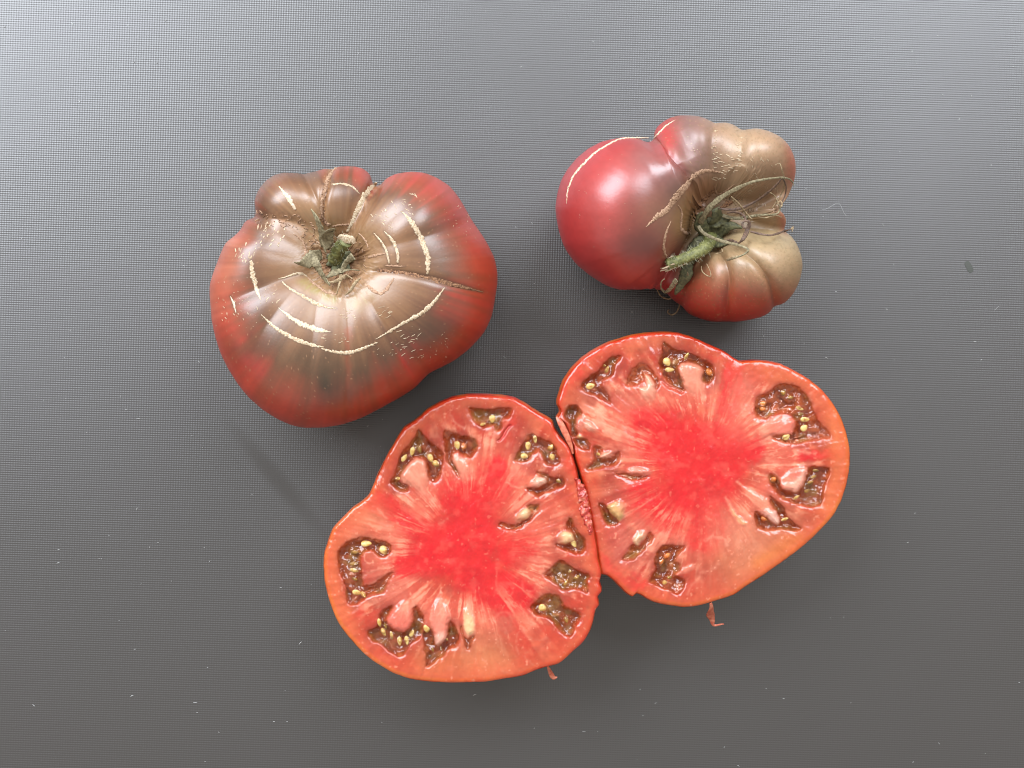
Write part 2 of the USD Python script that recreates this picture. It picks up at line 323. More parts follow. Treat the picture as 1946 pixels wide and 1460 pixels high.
# ---- tomato A: the large ribbed one at left
OA = Za((275,300),(285,230),(300,180),(340,125),(390,90),(440,78),(540,80),(600,72),(660,55),(720,46),(800,45),(850,55),(890,85),(930,130),(970,108),(1040,80),(1110,72),(1180,78),(1250,105),(1310,150),(1360,215),(1400,280),(1450,360),(1500,440),(1540,520),(1557,600),(1557,660),(1545,740),(1530,820),(1490,910),(1430,980),(1350,1050),(1270,1095),(1200,1130),(1130,1200),(1040,1260),(940,1315),(840,1365),(740,1398),(640,1413),(540,1413),(480,1400),(400,1365),(330,1320),(260,1260),(200,1190),(150,1110),(110,1030),(80,940),(60,850),(48,740),(52,660),(70,600),(100,520),(140,440),(190,400),(215,370),(235,330),(262,310))
lobesA = [(560, 400, 78, 80, 0, .028, .021), (640, 390, 72, 75, 0, .029, .021), (800, 455, 130, 130, 0, .027, .0265), (815, 580, 125, 150, 0, .026, .025),
          (700, 650, 150, 150, 0, .026, .0265), (590, 670, 140, 135, 0, .026, .0265), (520, 600, 120, 140, 0, .026, .0255), (495, 500, 90, 100, 0, .027, .0235), (660, 560, 190, 170, 0, .026, .0225)]
crA = [(Za((650,390),(640,300),(655,170),(692,50)), 7, .0016), (Za((740,420),(790,340),(870,200),(930,122)), 13, .0019), (Za((590,470),(560,370),(400,320),(262,300)), 15, .0014),
       (Za((600,600),(500,610),(400,640),(250,700),(120,760)), 22, .0016), (Za((900,590),(1050,600),(1250,645),(1480,705)), 7, .0010), (Za((760,760),(772,900),(778,1100),(770,1330)), 10, .0006),
       (Za((900,760),(980,900),(1100,1120)), 13, .0009), (Za((610,760),(585,950),(575,1300)), 14, .0006), (Za((480,700),(330,900),(230,1150)), 16, .0006), (Za((860,430),(1060,260),(1250,110)), 22, .0006),
       (Za((545,90),(590,180),(620,280)), 7, .0008), (Za((940,470),(1150,420),(1400,340)), 18, .0008)]
vA, fA = build_body(lobesA, (662, 520), .022, OA, k=.0036, creases=crA, dips=[((645, 492), 42, .0075), ((645, 492), 95, .0014)])
_P = pj(vA); _d = _P - np.array([645., 495.]); _a = np.arctan2(_d[:, 1], _d[:, 0]); _r = np.hypot(*_d.T)
_w = n2(np.stack([np.cos(_a) * 11, np.sin(_a) * 11], -1) + _r[:, None] / 30, 1.0, 15, 3) - .5
vA[:, 2] += np.where(vA[:, 2] > .02, .0016 * _w * np.exp(-((_r - 42) / 22) ** 2) + .0009 * (n2(_P, 5, 16, 2) - .5) * np.exp(-((_r - 38) / 26) ** 2), 0)
sA = Surface(vA, fA)
P = pj(vA); st = np.array([645., 495.]); dv = P - st; aa = np.arctan2(dv[:, 1], dv[:, 0]); rr = np.hypot(*dv.T)
oa = smooth_closed(OA, 720); od = oa - st; oo = np.argsort(np.arctan2(od[:, 1], od[:, 0])); rad = np.interp(aa, np.arctan2(od[:, 1], od[:, 0])[oo], np.hypot(*od.T)[oo], period=2 * math.pi)
rho = np.where(vA[:, 2] < .018, 1.0, rr / rad)
polar = np.stack([np.cos(aa) * 5, np.sin(aa) * 5], -1)
stre = n2(np.concatenate([polar * 4.0, ], -1) + rho[:, None] * 0.35, 1.0, 1); blot = n2(P, 70, 2); fine = n2(P, 9, 3, 3)
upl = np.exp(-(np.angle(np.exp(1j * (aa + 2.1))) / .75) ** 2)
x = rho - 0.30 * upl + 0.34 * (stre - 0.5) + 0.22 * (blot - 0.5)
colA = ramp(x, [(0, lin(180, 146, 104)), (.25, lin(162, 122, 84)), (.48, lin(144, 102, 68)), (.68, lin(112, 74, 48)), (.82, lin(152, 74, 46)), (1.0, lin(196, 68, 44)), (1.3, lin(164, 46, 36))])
def splat(col, P, pts, r, c, amt):
    d, _ = segdist(P, np.asarray(pts, float)) if len(pts) > 1 else (np.hypot(*(P - pts[0]).T), 0)
    return mixc(col, c, amt * np.exp(-(d / r) ** 2))
olive = lin(72, 52, 34); redd = lin(188, 48, 38)
for q, r, c, amt in [(Za((640,1100),(690,1190)), 34, olive, .75), (Za((480,1030),(640,1060),(760,1080)), 38, lin(104, 74, 48), .6), (Za((250,950),(200,1010)), 26, olive, .55), (Za((330,970),(290,1060)), 24, olive, .4),
                     (Za((1240,900),(1300,830)), 34, olive, .6), (Za((1180,830),(1080,980)), 45, lin(112, 72, 52), .5), (Za((1330,330),(1280,360)), 20, lin(110, 84, 76), .5), (Za((1360,480),(1200,540)), 30, lin(118, 80, 54), .55),
                     (Za((1460,500),(1480,600)), 26, lin(192, 72, 48), .6), (Za((1350,760),(1440,800)), 36, lin(196, 58, 40), .7), (Za((110,860),(160,900),(200,940)), 20, lin(190, 70, 48), .7), (Za((230,1080),(340,1120)), 22, redd, .45),
                     (Za((775,900),(770,1200)), 7, lin(190, 92, 62), .30), (Za((1090,1000),(1060,1120)), 16, redd, .5), (Za((1130,90),(1330,200),(1440,380)), 38, lin(186, 74, 66), .55), (Za((820,60),(880,100)), 22, lin(186, 84, 70), .5),
                     (Za((140,480),(100,600)), 34, lin(196, 118, 88), .75), (Za((300,160),(420,110)), 20, lin(150, 92, 70), .4), (Za((70,640),(60,800)), 26, lin(198, 100, 72), .75), (Za((900,700),(820,760)), 16, lin(170, 140, 84), .5), (Za((540,650),(700,740)), 9, lin(160, 146, 70), .45)]:
    colA = splat(colA, P + 22 * (np.stack([n2(P, 22, 12, 2), n2(P, 22, 13, 2)], -1) - .5), q, r, c, amt * .9 * (.35 + 1.25 * ss(.3, .7, stre)))
# corky ring round the stem hollow and along the seams
cork = np.exp(-(rr / (46 + 26 * (n2(polar, 1.3, 5) - .4))) ** 4)
colA = mixc(colA, lin(176, 124, 84), .85 * cork * (0.5 + 0.8 * n2(P, 4, 6)).clip(0, 1))
colA = mixc(colA, lin(120, 78, 50), .7 * cork * ss(.52, .7, n2(P, 5, 7)))
for q, w in ((crA[0][0], 8), (crA[1][0], 11), (crA[2][0][:3], 15)):
    d, _ = segdist(P, curve(q, 20)); colA = mixc(colA, lin(184, 136, 96), .75 * np.exp(-(d / w) ** 2) * ss(.35, .6, n2(P, 5, 8)))
colA = colA * (0.88 + 0.24 * fine)[:, None] * (1 + .5 * (n2(polar * 9 + rho[:, None], 1.0, 17, 2) - .5) * .55 * ss(.3, .6, rho))[:, None]
colA = mixc(colA, lin(200, 150, 110), .55 * ss(.80, .86, n2(P, 2.6, 9, 1)) * (rho < .98))
roughA = 0.37 + 0.3 * cork + 0.12 * (blot - .5)
TA = thing('tomato', 'large ribbed brown and red tomato with concentric pale scars and a stubby broken stem', 'tomato')
scA = [('pale', Za((1055,280),(1110,340),(1155,420),(1185,490),(1195,560),(1190,610)), (5,26,28,30,24,12)), ('pale', Za((965,385),(1005,430),(1030,480),(1035,550)), (5,18,20,10)),
       ('pale', Za((910,395),(950,440),(980,500),(990,555)), (5,14,14,8)), ('pale', Za((265,540),(275,600),(290,660),(300,685)), (16,26,22,6)),
       ('pale', Za((430,650),(480,690),(540,725),(590,755),(650,780),(715,790)), (8,14,18,22,14,3)), ('white', Za((410,785),(460,825),(520,865),(580,890),(640,905),(685,912)), (3,18,26,30,22,3)),
       ('pale', Za((320,820),(370,870),(440,920),(520,960),(600,985),(650,992)), (3,16,20,22,18,6)), ('pale', Za((635,1000),(700,1015),(770,1022),(850,1000),(930,968)), (6,18,22,18,5)),
       ('pale', Za((920,950),(1000,905),(1060,870),(1150,820),(1220,760),(1280,680)), (3,14,16,22,22,4)), ('white', Za((160,725),(175,760),(188,812)), (3,16,6)),
       ('brown', Za((930,590),(1050,600),(1150,620),(1250,645),(1350,670),(1480,703)), (22,24,34,34,24,3)), ('tan', Za((970,565),(1020,567),(1075,568)), (8,12,3)),
       ('tan', Za((1015,630),(985,680),(945,712),(900,690),(860,660)), (8,18,20,18,10)), ('tan', Za((712,50),(675,100),(655,170),(638,240),(640,300),(672,360)), (14,22,20,16,18,26)),
       ('pale', Za((925,130),(870,190),(835,250),(805,320),(770,390)), (10,40,34,24,14)), ('pale', Za((690,142),(760,138),(800,155),(835,188)), (10,14,16,4)),
       ('white', Za((415,150),(460,210),(500,272)), (6,28,12)), ('pale', Za((410,632),(470,618),(520,604),(560,622)), (4,12,16,8)), ('tan', Za((560,620),(600,660),(660,700),(720,712)), (8,16,18,10)),
       ('tan', Za((780,350),(720,355),(690,360)), (10,14,6)), ('tan', Za((830,395),(870,440),(880,470)), (8,16,8)), ('tan', Za((880,520),(930,510),(975,500)), (16,16,4)), ('tan', Za((490,400),(540,440),(555,500),(545,560)), (5,14,16,8)),
       ('white', Za((280,640),(300,700),(318,745)), (6,22,4))]
for m, q, w in scA[:12]:
    d, t = segdist(P, curve(q, 20)); ww = np.interp(t, np.linspace(0, 1, len(w)), w) / 2.755 / 2
    colA = mixc(colA, lin(112, 78, 52), .6 * np.exp(-(np.maximum(d - ww * .7, 0) / 2.6) ** 2))
part(TA, 'skin', (vA, fA), M['skin'], col=colA, attrs={'rough': roughA})
for i, (m, q, w) in enumerate(scA):
    part(TA, 'scar', scar(sA, q, np.array(w) * .98 / 2.755, seed=i, jag=.2), M['cork_' + m])
r = np.random.default_rng(3); sp = []
def cloud(n, x0, y0, x1, y1, l, w, ang, da=0.3):
    for _ in range(n):
        q = Za((r.uniform(x0, x1), r.uniform(y0, y1)))[0]; sp.append((q[0], q[1], l * r.uniform(.25, 1.0) / 2.755, w * r.uniform(.35, .8) / 2.755, ang + r.normal(0, da)))
cloud(30, 290, 330, 450, 480, 24, 12, 1.9); cloud(22, 170, 430, 300, 560, 26, 12, 1.8); cloud(14, 900, 250, 1030, 370, 28, 9, .6); cloud(18, 1040, 900, 1170, 1050, 34, 7, -.5); cloud(14, 740, 790, 820, 850, 30, 7, .1)
cloud(16, 920, 780, 1000, 840, 26, 6, -.4); cloud(16, 640, 920, 780, 980, 22, 6, .1); cloud(20, 110, 740, 330, 860, 16, 6, 1); cloud(14, 1000, 190, 1150, 300, 26, 9, .6); cloud(26, 1280, 250, 1480, 420, 9, 5, .8, .8); cloud(20, 1100, 880, 1300, 1090, 12, 5, 0, .8)
cloud(26, 80, 600, 300, 900, 9, 5, 0, 1); cloud(14, 900, 960, 1060, 1040, 18, 5, -.4); cloud(12, 330, 690, 420, 760, 22, 9, 2.2)
part(TA, 'cork_flecks', flecks(sA, sp), M['cork_pale'], kind='stuff')
sp = []; cloud(150, 280, 280, 620, 480, 20, 7, .3, 1.1); sp = [s for s in sp if segdist(np.array([s[:2]]), curve(crA[2][0], 12))[0][0] < 15]
n0 = len(sp); cloud(90, 610, 50, 720, 380, 16, 7, .4, .7); sp = sp[:n0] + [s for s in sp[n0:] if segdist(np.array([s[:2]]), curve(crA[0][0], 12))[0][0] < 6]
n0 = len(sp); cloud(260, 520, 330, 960, 740, 26, 8, .8, 1.2); sp = sp[:n0] + [s for s in sp[n0:] if 26 < math.hypot(s[0] - 645, s[1] - 495) < 52]
part(TA, 'rough_cork', flecks(sA, sp, .0003), M['cork_tan'], kind='stuff')
# stem and dried calyx
base = sA(st[None])[0][0]
zb = base[2]
cal = []
for i in range(9):
    a = i * 0.7; q = st + np.array([[0, 0], [16 * math.cos(a), 16 * math.sin(a)], [26 * math.cos(a), 26 * math.sin(a)]])
    cal.append(sepal(sA, q, (16, 16, 5), (.0012, .0014, .0006), .0004, 10, seed=i))
part(TA, 'calyx', join(cal), M['calyx_green'])
c, w = curve(np.hstack([Zc((690,930),(700,850),(740,730),(800,640),(860,570)), np.array([[zb], [zb + .002], [zb + .005], [zb + .0075], [zb + .0095]])]), 22, (15, 15.5, 15, 14.5, 14))
PS = un(c[:, :2], c[:, 2]); RS = w * 0.5 * 1.75 * (H - c[:, 2]) / H / PX * (1 + .07 * np.sin(np.arange(22) * 1.3))
stemA = part(TA, 'stem', tube(PS, (.4, -.5, .8), RS, RS * .95, 14), M['stem_green'])
tdir = PS[-1] - PS[-3]; tdir /= np.linalg.norm(tdir)
ce = np.array([[-.0020, .0006, .0000], [-.0012, .0007, .0006], [.0002, .0004, .0008], [.0014, .0002, .0006], [.0021, -.0005, -.0001]]) + PS[-1]
part(stemA, 'cut_end', tube(curve(ce, 9), (0, -.35, .9), .0012 * np.array([.5, .8, 1, .9, 1.1, .95, 1.05, .8, .5]), .0005, 7), M['cork_pale'], smooth=30)
part(stemA, 'stem_hairs', hairs(PS, RS, 90, .0011, 4), M['hair'], kind='stuff')
for i, (q, w, l, m) in enumerate([(Zc((590,640),(520,430),(455,270),(375,130)), (20,17,11,2), (.0015,.004,.004,.0015), 'sepal_grey'), (Zc((540,640),(590,520),(620,440),(690,420)), (22,22,18,10), (.003,.007,.0085,.007), 'sepal_grey'),
                                  (Zc((520,760),(430,790),(300,880),(150,870)), (14,24,20,6), (.003,.005,.005,.002), 'sepal_grey'), (Zc((400,800),(450,900),(520,1030),(640,1190)), (14,17,13,4), (.005,.0062,.0055,.003), 'sepal_grey'),
                                  (Zc((590,1075),(700,1010),(850,970),(1030,980)), (4,11,10,9), (.005,.0062,.006,.003), 'sepal_grey'), (Zc((620,1140),(760,1110),(860,1060),(950,1100)), (3,6,8,3), (.004,.005,.005,.004), 'sepal_tan'),
                                  (Zc((960,780),(880,850),(830,920),(800,1000)), (12,11,10,5), (.007,.008,.0075,.006), 'sepal_grey'), (Zc((780,1000),(780,1100),(750,1220),(730,1310)), (4,6,6,3), (.005,.0045,.003,.001), 'sepal_tan'),
                                  (Zc((1060,1090),(980,1160),(920,1260),(840,1320)), (3,5,5,2), (.003,.003,.002,.001), 'sepal_tan')]):
    part(TA, 'sepal', sepal(sA, q, np.array(w) * 1.25, l, seed=i, twist=1.3 * (-1) ** i), M[m])

# ---- tomato B: the smaller lobed one at upper right
OB = Zb((640,205),(560,200),(480,202),(400,215),(320,240),(250,280),(190,330),(130,400),(90,470),(65,550),(52,640),(58,720),(75,800),(100,880),(140,950),(190,1010),(250,1060),(320,1105),(370,1135),(440,1158),(520,1165),(600,1160),(680,1160),(740,1180),(790,1230),(850,1270),(880,1305),(920,1330),(1000,1358),(1080,1368),(1180,1368),(1270,1355),(1350,1335),(1430,1295),(1500,1245),(1550,1190),(1590,1110),(1610,1010),(1600,940),(1570,870),(1530,815),(1503,785),(1505,755),(1505,720),(1492,685),(1475,655),(1500,610),(1530,550),(1555,480),(1568,400),(1555,320),(1520,250),(1470,200),(1400,165),(1320,145),(1240,143),(1180,120),(1120,105),(1060,97),(1000,80),(950,68),(880,62),(820,65),(760,85),(700,125),(660,170))
def lb(x, y, rx, ry, rot, z, rz):
    q = Zb((x, y))[0]; return (q[0], q[1], rx / 3.317, ry / 3.317, rot, z, rz)
lobesB = [lb(470, 690, 415, 480, 0, .0268, .0272), lb(725, 500, 225, 260, 0, .0300, .0245), lb(900, 320, 240, 245, 0, .0265, .0225), lb(1230, 380, 310, 240, 0, .0265, .0255), lb(1240, 1070, 350, 275, 0, .0235, .0245), lb(1390, 720, 120, 75, 0, .024, .018), lb(1040, 760, 280, 300, 0, .018, .017)]
crB = [(Zb((640,200),(800,290),(905,400),(955,560),(930,720)), 14, .0022), (Zb((930,720),(880,880),(840,1020),(790,1190)), 14, .0008), (Zb((1060,880),(1100,980),(1125,1120),(1130,1330)), 10, .0022), (Zb((1150,850),(1320,980),(1410,1120),(1440,1290)), 10, .0022),
       (Zb((1500,640),(1350,660),(1180,700)), 9, .0009), (Zb((1500,790),(1350,770),(1180,760)), 9, .0009), (Zb((1060,97),(1050,250),(1060,420)), 16, .0013), (Zb((1225,143),(1210,280),(1170,450)), 16, .0013), (Zb((840,150),(880,250),(910,330)), 16, .0012), (Zb((690,220),(800,300),(900,380)), 26, .0006)]
vB, fB = build_body(lobesB, Zb((1000, 740))[0], .020, OB, creases=crB, dips=[(Zb((1060, 790))[0], 36, .0045)])
sB = Surface(vB, fB)
P = pj(vB); stB = Zb((1060, 790))[0]; dv = P - stB; aa = np.arctan2(dv[:, 1], dv[:, 0]); rr = np.hypot(*dv.T)
blot = n2(P, 60, 22); fine = n2(P, 7, 23, 3); polar = np.stack([np.cos(aa) * 5, np.sin(aa) * 5], -1)
X = (P - np.array([1040, 200])) * 3.317; xx, yy = X[:, 0] + 90 * (blot - .5), X[:, 1] + 160 * (blot - .5)
tan = lin(172, 138, 98)
colB = np.broadcast_to(tan, (len(P), 3)).copy()
# left lobe goes from brown at the stem to red outside
dl = np.hypot((xx - 1000) / 900, (yy - 700) / 640)
left = ss(40, -40, (X[:, 0] - np.interp(X[:, 1], [0, 200, 290, 400, 560, 720, 880, 1020, 1190, 1400], [700, 640, 800, 905, 955, 930, 880, 840, 790, 790])))
cl = ramp(dl, [(.1, lin(150, 118, 74)), (.3, lin(138, 90, 66)), (.5, lin(142, 66, 54)), (.70, lin(184, 70, 64)), (1.1, lin(186, 52, 54))])
colB = mixc(colB, cl, left)
up = (1 - left) * ss(30, -30, X[:, 1] - 690)
cu = ramp(xx, [(620, lin(186, 54, 54)), (790, lin(172, 74, 66)), (880, lin(140, 96, 84)), (1050, lin(166, 130, 102)), (1200, lin(182, 148, 114)), (1480, lin(176, 138, 104)), (1580, lin(186, 110, 76))])
colB = mixc(colB, cu, up)
dn = (1 - left) * ss(-30, 30, X[:, 1] - 790)
yr = yy - 0.20 * (xx - 1100) + 60 * (n2(polar, .7, 24) - .5)
cd = ramp(yr, [(800, lin(184, 158, 118)), (960, lin(172, 138, 100)), (1060, lin(170, 114, 80)), (1170, lin(176, 78, 50)), (1300, lin(178, 52, 36)), (1400, lin(170, 44, 34))])
colB = mixc(colB, cd, dn)
for q, r_, c, amt in [(Zb((540,880),(620,860)), 32, lin(112, 54, 44), .65), (Zb((830,250),(900,330)), 18, lin(150, 76, 70), .5), (Zb((620,330),(780,460)), 40, lin(128, 98, 92), .6), (Zb((900,120),(960,300)), 30, lin(140, 104, 96), .6),
                      (Zb((730,160),(760,230)), 18, lin(196, 50, 48), .7), (Zb((1550,260),(1560,450)), 14, lin(190, 98, 76), .6), (Zb((1480,700),(1500,780)), 10, lin(190, 90, 60), .6), (Zb((900,600),(860,760)), 18, lin(150, 110, 70), .6), (Zb((1000,520),(960,650)), 20, lin(190, 130, 86), .6), (Zb((780,1150),(820,1230)), 14, lin(160, 40, 40), .8)]:
    colB = splat(colB, P, q, r_, c, amt)
sheen = n2(P, 2.4, 25, 2)
colB = colB * (0.86 + 0.28 * fine)[:, None]
greenish = (1 - left)
colB = mixc(colB, lin(120, 96, 52), .40 * greenish * ss(.5, .75, sheen)); colB = mixc(colB, lin(224, 190, 140), .35 * ss(.74, .85, n2(P, 2.2, 26, 1)) * greenish)
roughB = 0.35 + 0.10 * (blot - .5) + .10 * greenish
TB = thing('tomato', 'smaller lopsided three lobed tomato with a long curling dried calyx, red on its left lobe', 'tomato')
part(TB, 'skin', (vB, fB), M['skin'], col=colB, attrs={'rough': roughB})
scB = [('tan', Zb((1092,425),(1020,414),(945,432),(900,480),(830,560),(780,630),(700,700),(622,768)), (8,26,30,50,54,46,34,3)), ('tan', Zb((825,632),(848,700),(845,780),(880,812),(902,790)), (6,22,24,22,8)),
       ('tan', Zb((780,730),(742,830),(735,900),(755,965)), (5,22,22,8)), ('white', Zb((640,206),(555,205),(460,215),(380,250),(290,310),(230,370),(170,440),(135,520),(122,622)), (3,10,16,20,24,28,24,16,3)),
       ('white', Zb((808,93),(740,140),(700,180),(672,210)), (3,14,18,14)), ('tan', Zb((1180,500),(1130,540),(1080,560),(1055,500)), (4,16,20,4)), ('brown', Zb((1060,540),(1000,580),(970,630),(955,690)), (26,40,36,8)), ('brown', Zb((1180,590),(1140,620),(1085,650)), (20,40,10))]
for i, (m, q, w) in enumerate(scB):
    part(TB, 'scar', scar(sB, q, np.array(w) / 3.317, seed=i + 40, jag=.09, rise=.0003), M['cork_' + m])
r = np.random.default_rng(5); sp = []
def cloudB(n, x0, y0, x1, y1, l, w, ang, da=.25):
    for _ in range(n):
        q = Zb((r.uniform(x0, x1), r.uniform(y0, y1)))[0]; sp.append((q[0], q[1], l * r.uniform(.3, .9) / 3.317, w * r.uniform(.4, .9) / 3.317, ang + r.normal(0, da)))
cloudB(16, 1035, 120, 1070, 300, 22, 8, .1); cloudB(18, 1190, 150, 1230, 320, 24, 8, .2); cloudB(34, 1050, 300, 1225, 470, 40, 9, .12); cloudB(26, 1230, 330, 1450, 560, 44, 6, 1.0, .5); cloudB(8, 1280, 560, 1420, 640, 40, 6, 1.3, .3); cloudB(20, 200, 300, 600, 1000, 6, 5, 0, 1); cloudB(3, 920, 270, 960, 290, 22, 7, .1)
part(TB, 'cork_flecks', flecks(sB, sp, .00014), M['cork_pale'], kind='stuff')
# calyx body, stem, sepals
zs = sB(stB[None])[0][0][2]
c = np.hstack([Zd((600,690),(580,740),(520,800),(420,850),(320,890),(215,925)), np.array([[zs + .001], [zs + .005], [zs + .0085], [zs + .0095], [zs + .0092], [zs + .0085]])])
c, w = curve(c, 30, (30, 27, 24, 21, 20, 22)); PS = un(c[:, :2], c[:, 2]); RS = w * .5 * (H - c[:, 2]) / H / PX * (1 + .06 * np.sin(np.arange(30) * 1.1))
stemB = part(TB, 'stem', tube(PS, (0, 0, 1), RS, RS * .95, 14), M['stem_green'])
fib = []; r = np.random.default_rng(8); td = PS[-1] - PS[-4]; td /= np.linalg.norm(td)
for i in range(30):
    o = r.normal(0, .5, 3); o -= td * (o @ td); a = PS[-1 - i % 5] + o * RS[-1] * .9 - td * .0006; b = a + td * r.uniform(.0008, .0024) + r.normal(0, .0003, 3)
    fib.append(tube(np.array([a, (a + b) / 2, b]), (.2, .3, .9), np.array([.00022, .0002, .00008]), np.array([.00018, .00016, .00006]), 5))
for i in range(12):
    t0 = r.uniform(0.2, 1); j = int(29 - 11 * t0); a = PS[j] + np.array([.0004, -RS[j] * .9, -.0003]); b = a + td * r.uniform(.002, .004) + np.array([0, r.normal(0, .0003), 0])
    fib.append(tube(np.array([a, (a + b) / 2, b]), (0, 0, 1), np.array([.0003, .00028, .0001]), np.array([.0002, .0002, .0001]), 5))
part(stemB, 'torn_fibres', join(fib), M['cork_pale'], smooth=40)
part(stemB, 'stem_hairs', hairs(PS, RS, 160, .0012, 9), M['hair'], kind='stuff')
cal = []
for i, (q, w, l) in enumerate([(Zd((610,700),(540,620),(500,560),(540,480)), (34,30,24,14), (.002,.004,.005,.006)), (Zd((600,700),(640,600),(650,520),(640,440)), (34,34,30,16), (.002,.003,.004,.005)), (Zd((610,680),(700,610),(780,590),(870,610)), (36,28,16,4), (.002,.003,.0035,.003)),
                               (Zd((600,720),(500,720),(440,820),(390,940)), (34,26,22,20), (.002,.003,.003,.003)), (Zd((390,930),(380,1020),(340,1100),(290,1180)), (24,24,18,5), (.003,.004,.003,.004)), (Zd((600,720),(680,740),(760,730)), (34,20,6), (.002,.003,.002)), (Zd((560,560),(640,560),(760,520)), (18,26,10), (.003,.0035,.003))]):
    cal.append(sepal(sB, q, w, l, .0005, 16, seed=i))
part(TB, 'calyx', join(cal), M['calyx_green'])
for i, (q, w, l, m) in enumerate([
    (Zd((505,570),(580,440),(680,350),(780,290),(950,212),(1100,182),(1210,172),(1280,185),(1318,240)), (18,16,14,12,8,6,6,5,2), (.006,.009,.011,.012,.012,.011,.010,.010,.008), 'sepal_grey'),
    (Zd((660,435),(750,450),(850,440),(1000,370),(1130,270),(1215,178)), (5,8,8,7,6,4), (.005,.006,.006,.007,.009,.010), 'sepal_brown'),
    (Zd((490,590),(530,650),(600,690),(700,725),(860,765),(925,800),(880,840),(740,888)), (9,10,10,10,8,7,6,5), (.007,.0085,.009,.009,.008,.007,.007,.005), 'sepal_grey'),
    (Zd((735,885),(770,870),(830,850)), (5,6,4), (.0055,.0062,.0066), 'sepal_tan'),
    (Zd((940,640),(1020,660),(1120,672),(1210,645),(1292,622)), (6,7,6,6,4), (.009,.0085,.0085,.0085,.008), 'sepal_brown'),
    (Zd((835,742),(880,700),(905,650),(925,600),(930,560),(905,545),(875,560),(872,595),(895,612),(915,590)), (4,11,13,11,8,7,6,6,5,3), (.004,.006,.008,.010,.011,.0115,.0115,.0112,.011,.011), 'sepal_brown'),
    (Zd((700,500),(850,525),(1000,500),(1100,495),(1180,480),(1198,440),(1185,400),(1165,405)), (12,10,8,6,5,4,3,2), (.004,.004,.004,.005,.006,.007,.0075,.0075), 'sepal_grey'),
    (Zd((775,340),(830,390),(880,450),(955,535)), (4,6,5,3), (.011,.009,.007,.006), 'sepal_tan'), (Zd((1155,65),(1195,50),(1215,110),(1235,190),(1225,280),(1180,360),(1130,440)), (2,3,3.5,4,4,3.5,2), (.003,.004,.006,.007,.006,.004,.002), 'sepal_tan'),
    (Zd((780,345),(800,390),(815,415)), (3,4,2), (.010,.008,.006), 'sepal_tan'),
    (Zd((300,1060),(250,1130),(200,1165),(165,1130),(200,1050)), (14,12,8,5,2), (.012,.010,.009,.009,.010), 'sepal_grey'),
    (Zd((515,940),(525,990),(560,1020),(595,1030),(590,980),(560,920)), (2,3,3,3,2,1.5), (.003,.003,.0025,.002,.0025,.003), 'sepal_tan'), (Zd((640,830),(700,810),(690,790)), (3,3,2), (.004,.005,.005), 'sepal_tan'), (Zd((370,985),(400,1020),(395,990)), (3,3,2), (.004,.004,.005), 'sepal_tan')]):
    part(TB, 'sepal', sepal(sB, q, np.array(w) * .68, l, seed=i + 20, n=34), M[m])
for q, w, l in [(Zd((1195,430),(1215,400),(1200,375),(1180,390),(1190,415)), (3,3,2.5,2,2), (.007,.008,.0085,.0085,.008)), (Zd((1050,330),(1100,300),(1150,330),(1180,400)), (2,3,3,2), (.004,.005,.005,.004)), (Zd((1000,500),(1080,520),(1150,500),(1210,520)), (2,3,3,2), (.004,.005,.005,.004)),
                (Zd((830,745),(780,720),(720,720)), (5,6,4), (.004,.005,.005)), (Zd((1290,622),(1310,600),(1300,640)), (3,3,2), (.008,.0085,.008)), (Zd((900,545),(880,500),(800,470),(740,480)), (4,5,5,3), (.010,.009,.008,.007)), (Zd((1220,180),(1250,250),(1240,330),(1200,400)), (4,4,3,2), (.010,.008,.006,.004))]:
    part(TB, 'tendril', sepal(sB, q, w, l, n=22, twist=1.0), M['sepal_brown' if w[0] > 3.5 else 'sepal_tan'])
for q, w, z_ in [(Zd((130,1085),(135,1150),(170,1205),(235,1225),(290,1195),(312,1110)), (2,3,3,3.5,4,3), (.012,.011,.011,.012,.014,.017)), (Zd((322,1180),(327,1270),(300,1340),(255,1362),(222,1340),(232,1318)), (4,3.5,3,3,3,2), (.016,.012,.009,.009,.010,.011))]:
    part(TB, 'tendril', sepal(sB, q, w, z_, z=True, n=30), M['sepal_tan'])
#HALVES
# ------------------------------------------------------------------ the two cut halves
def fit_z(plane, p):                     # height of the tilted cut face above the mat for photo pixels p
    z0, gx, gy, cx, cy = plane; return z0 + gx * (p[..., 0] - cx) / PX + gy * (p[..., 1] - cy) / PX

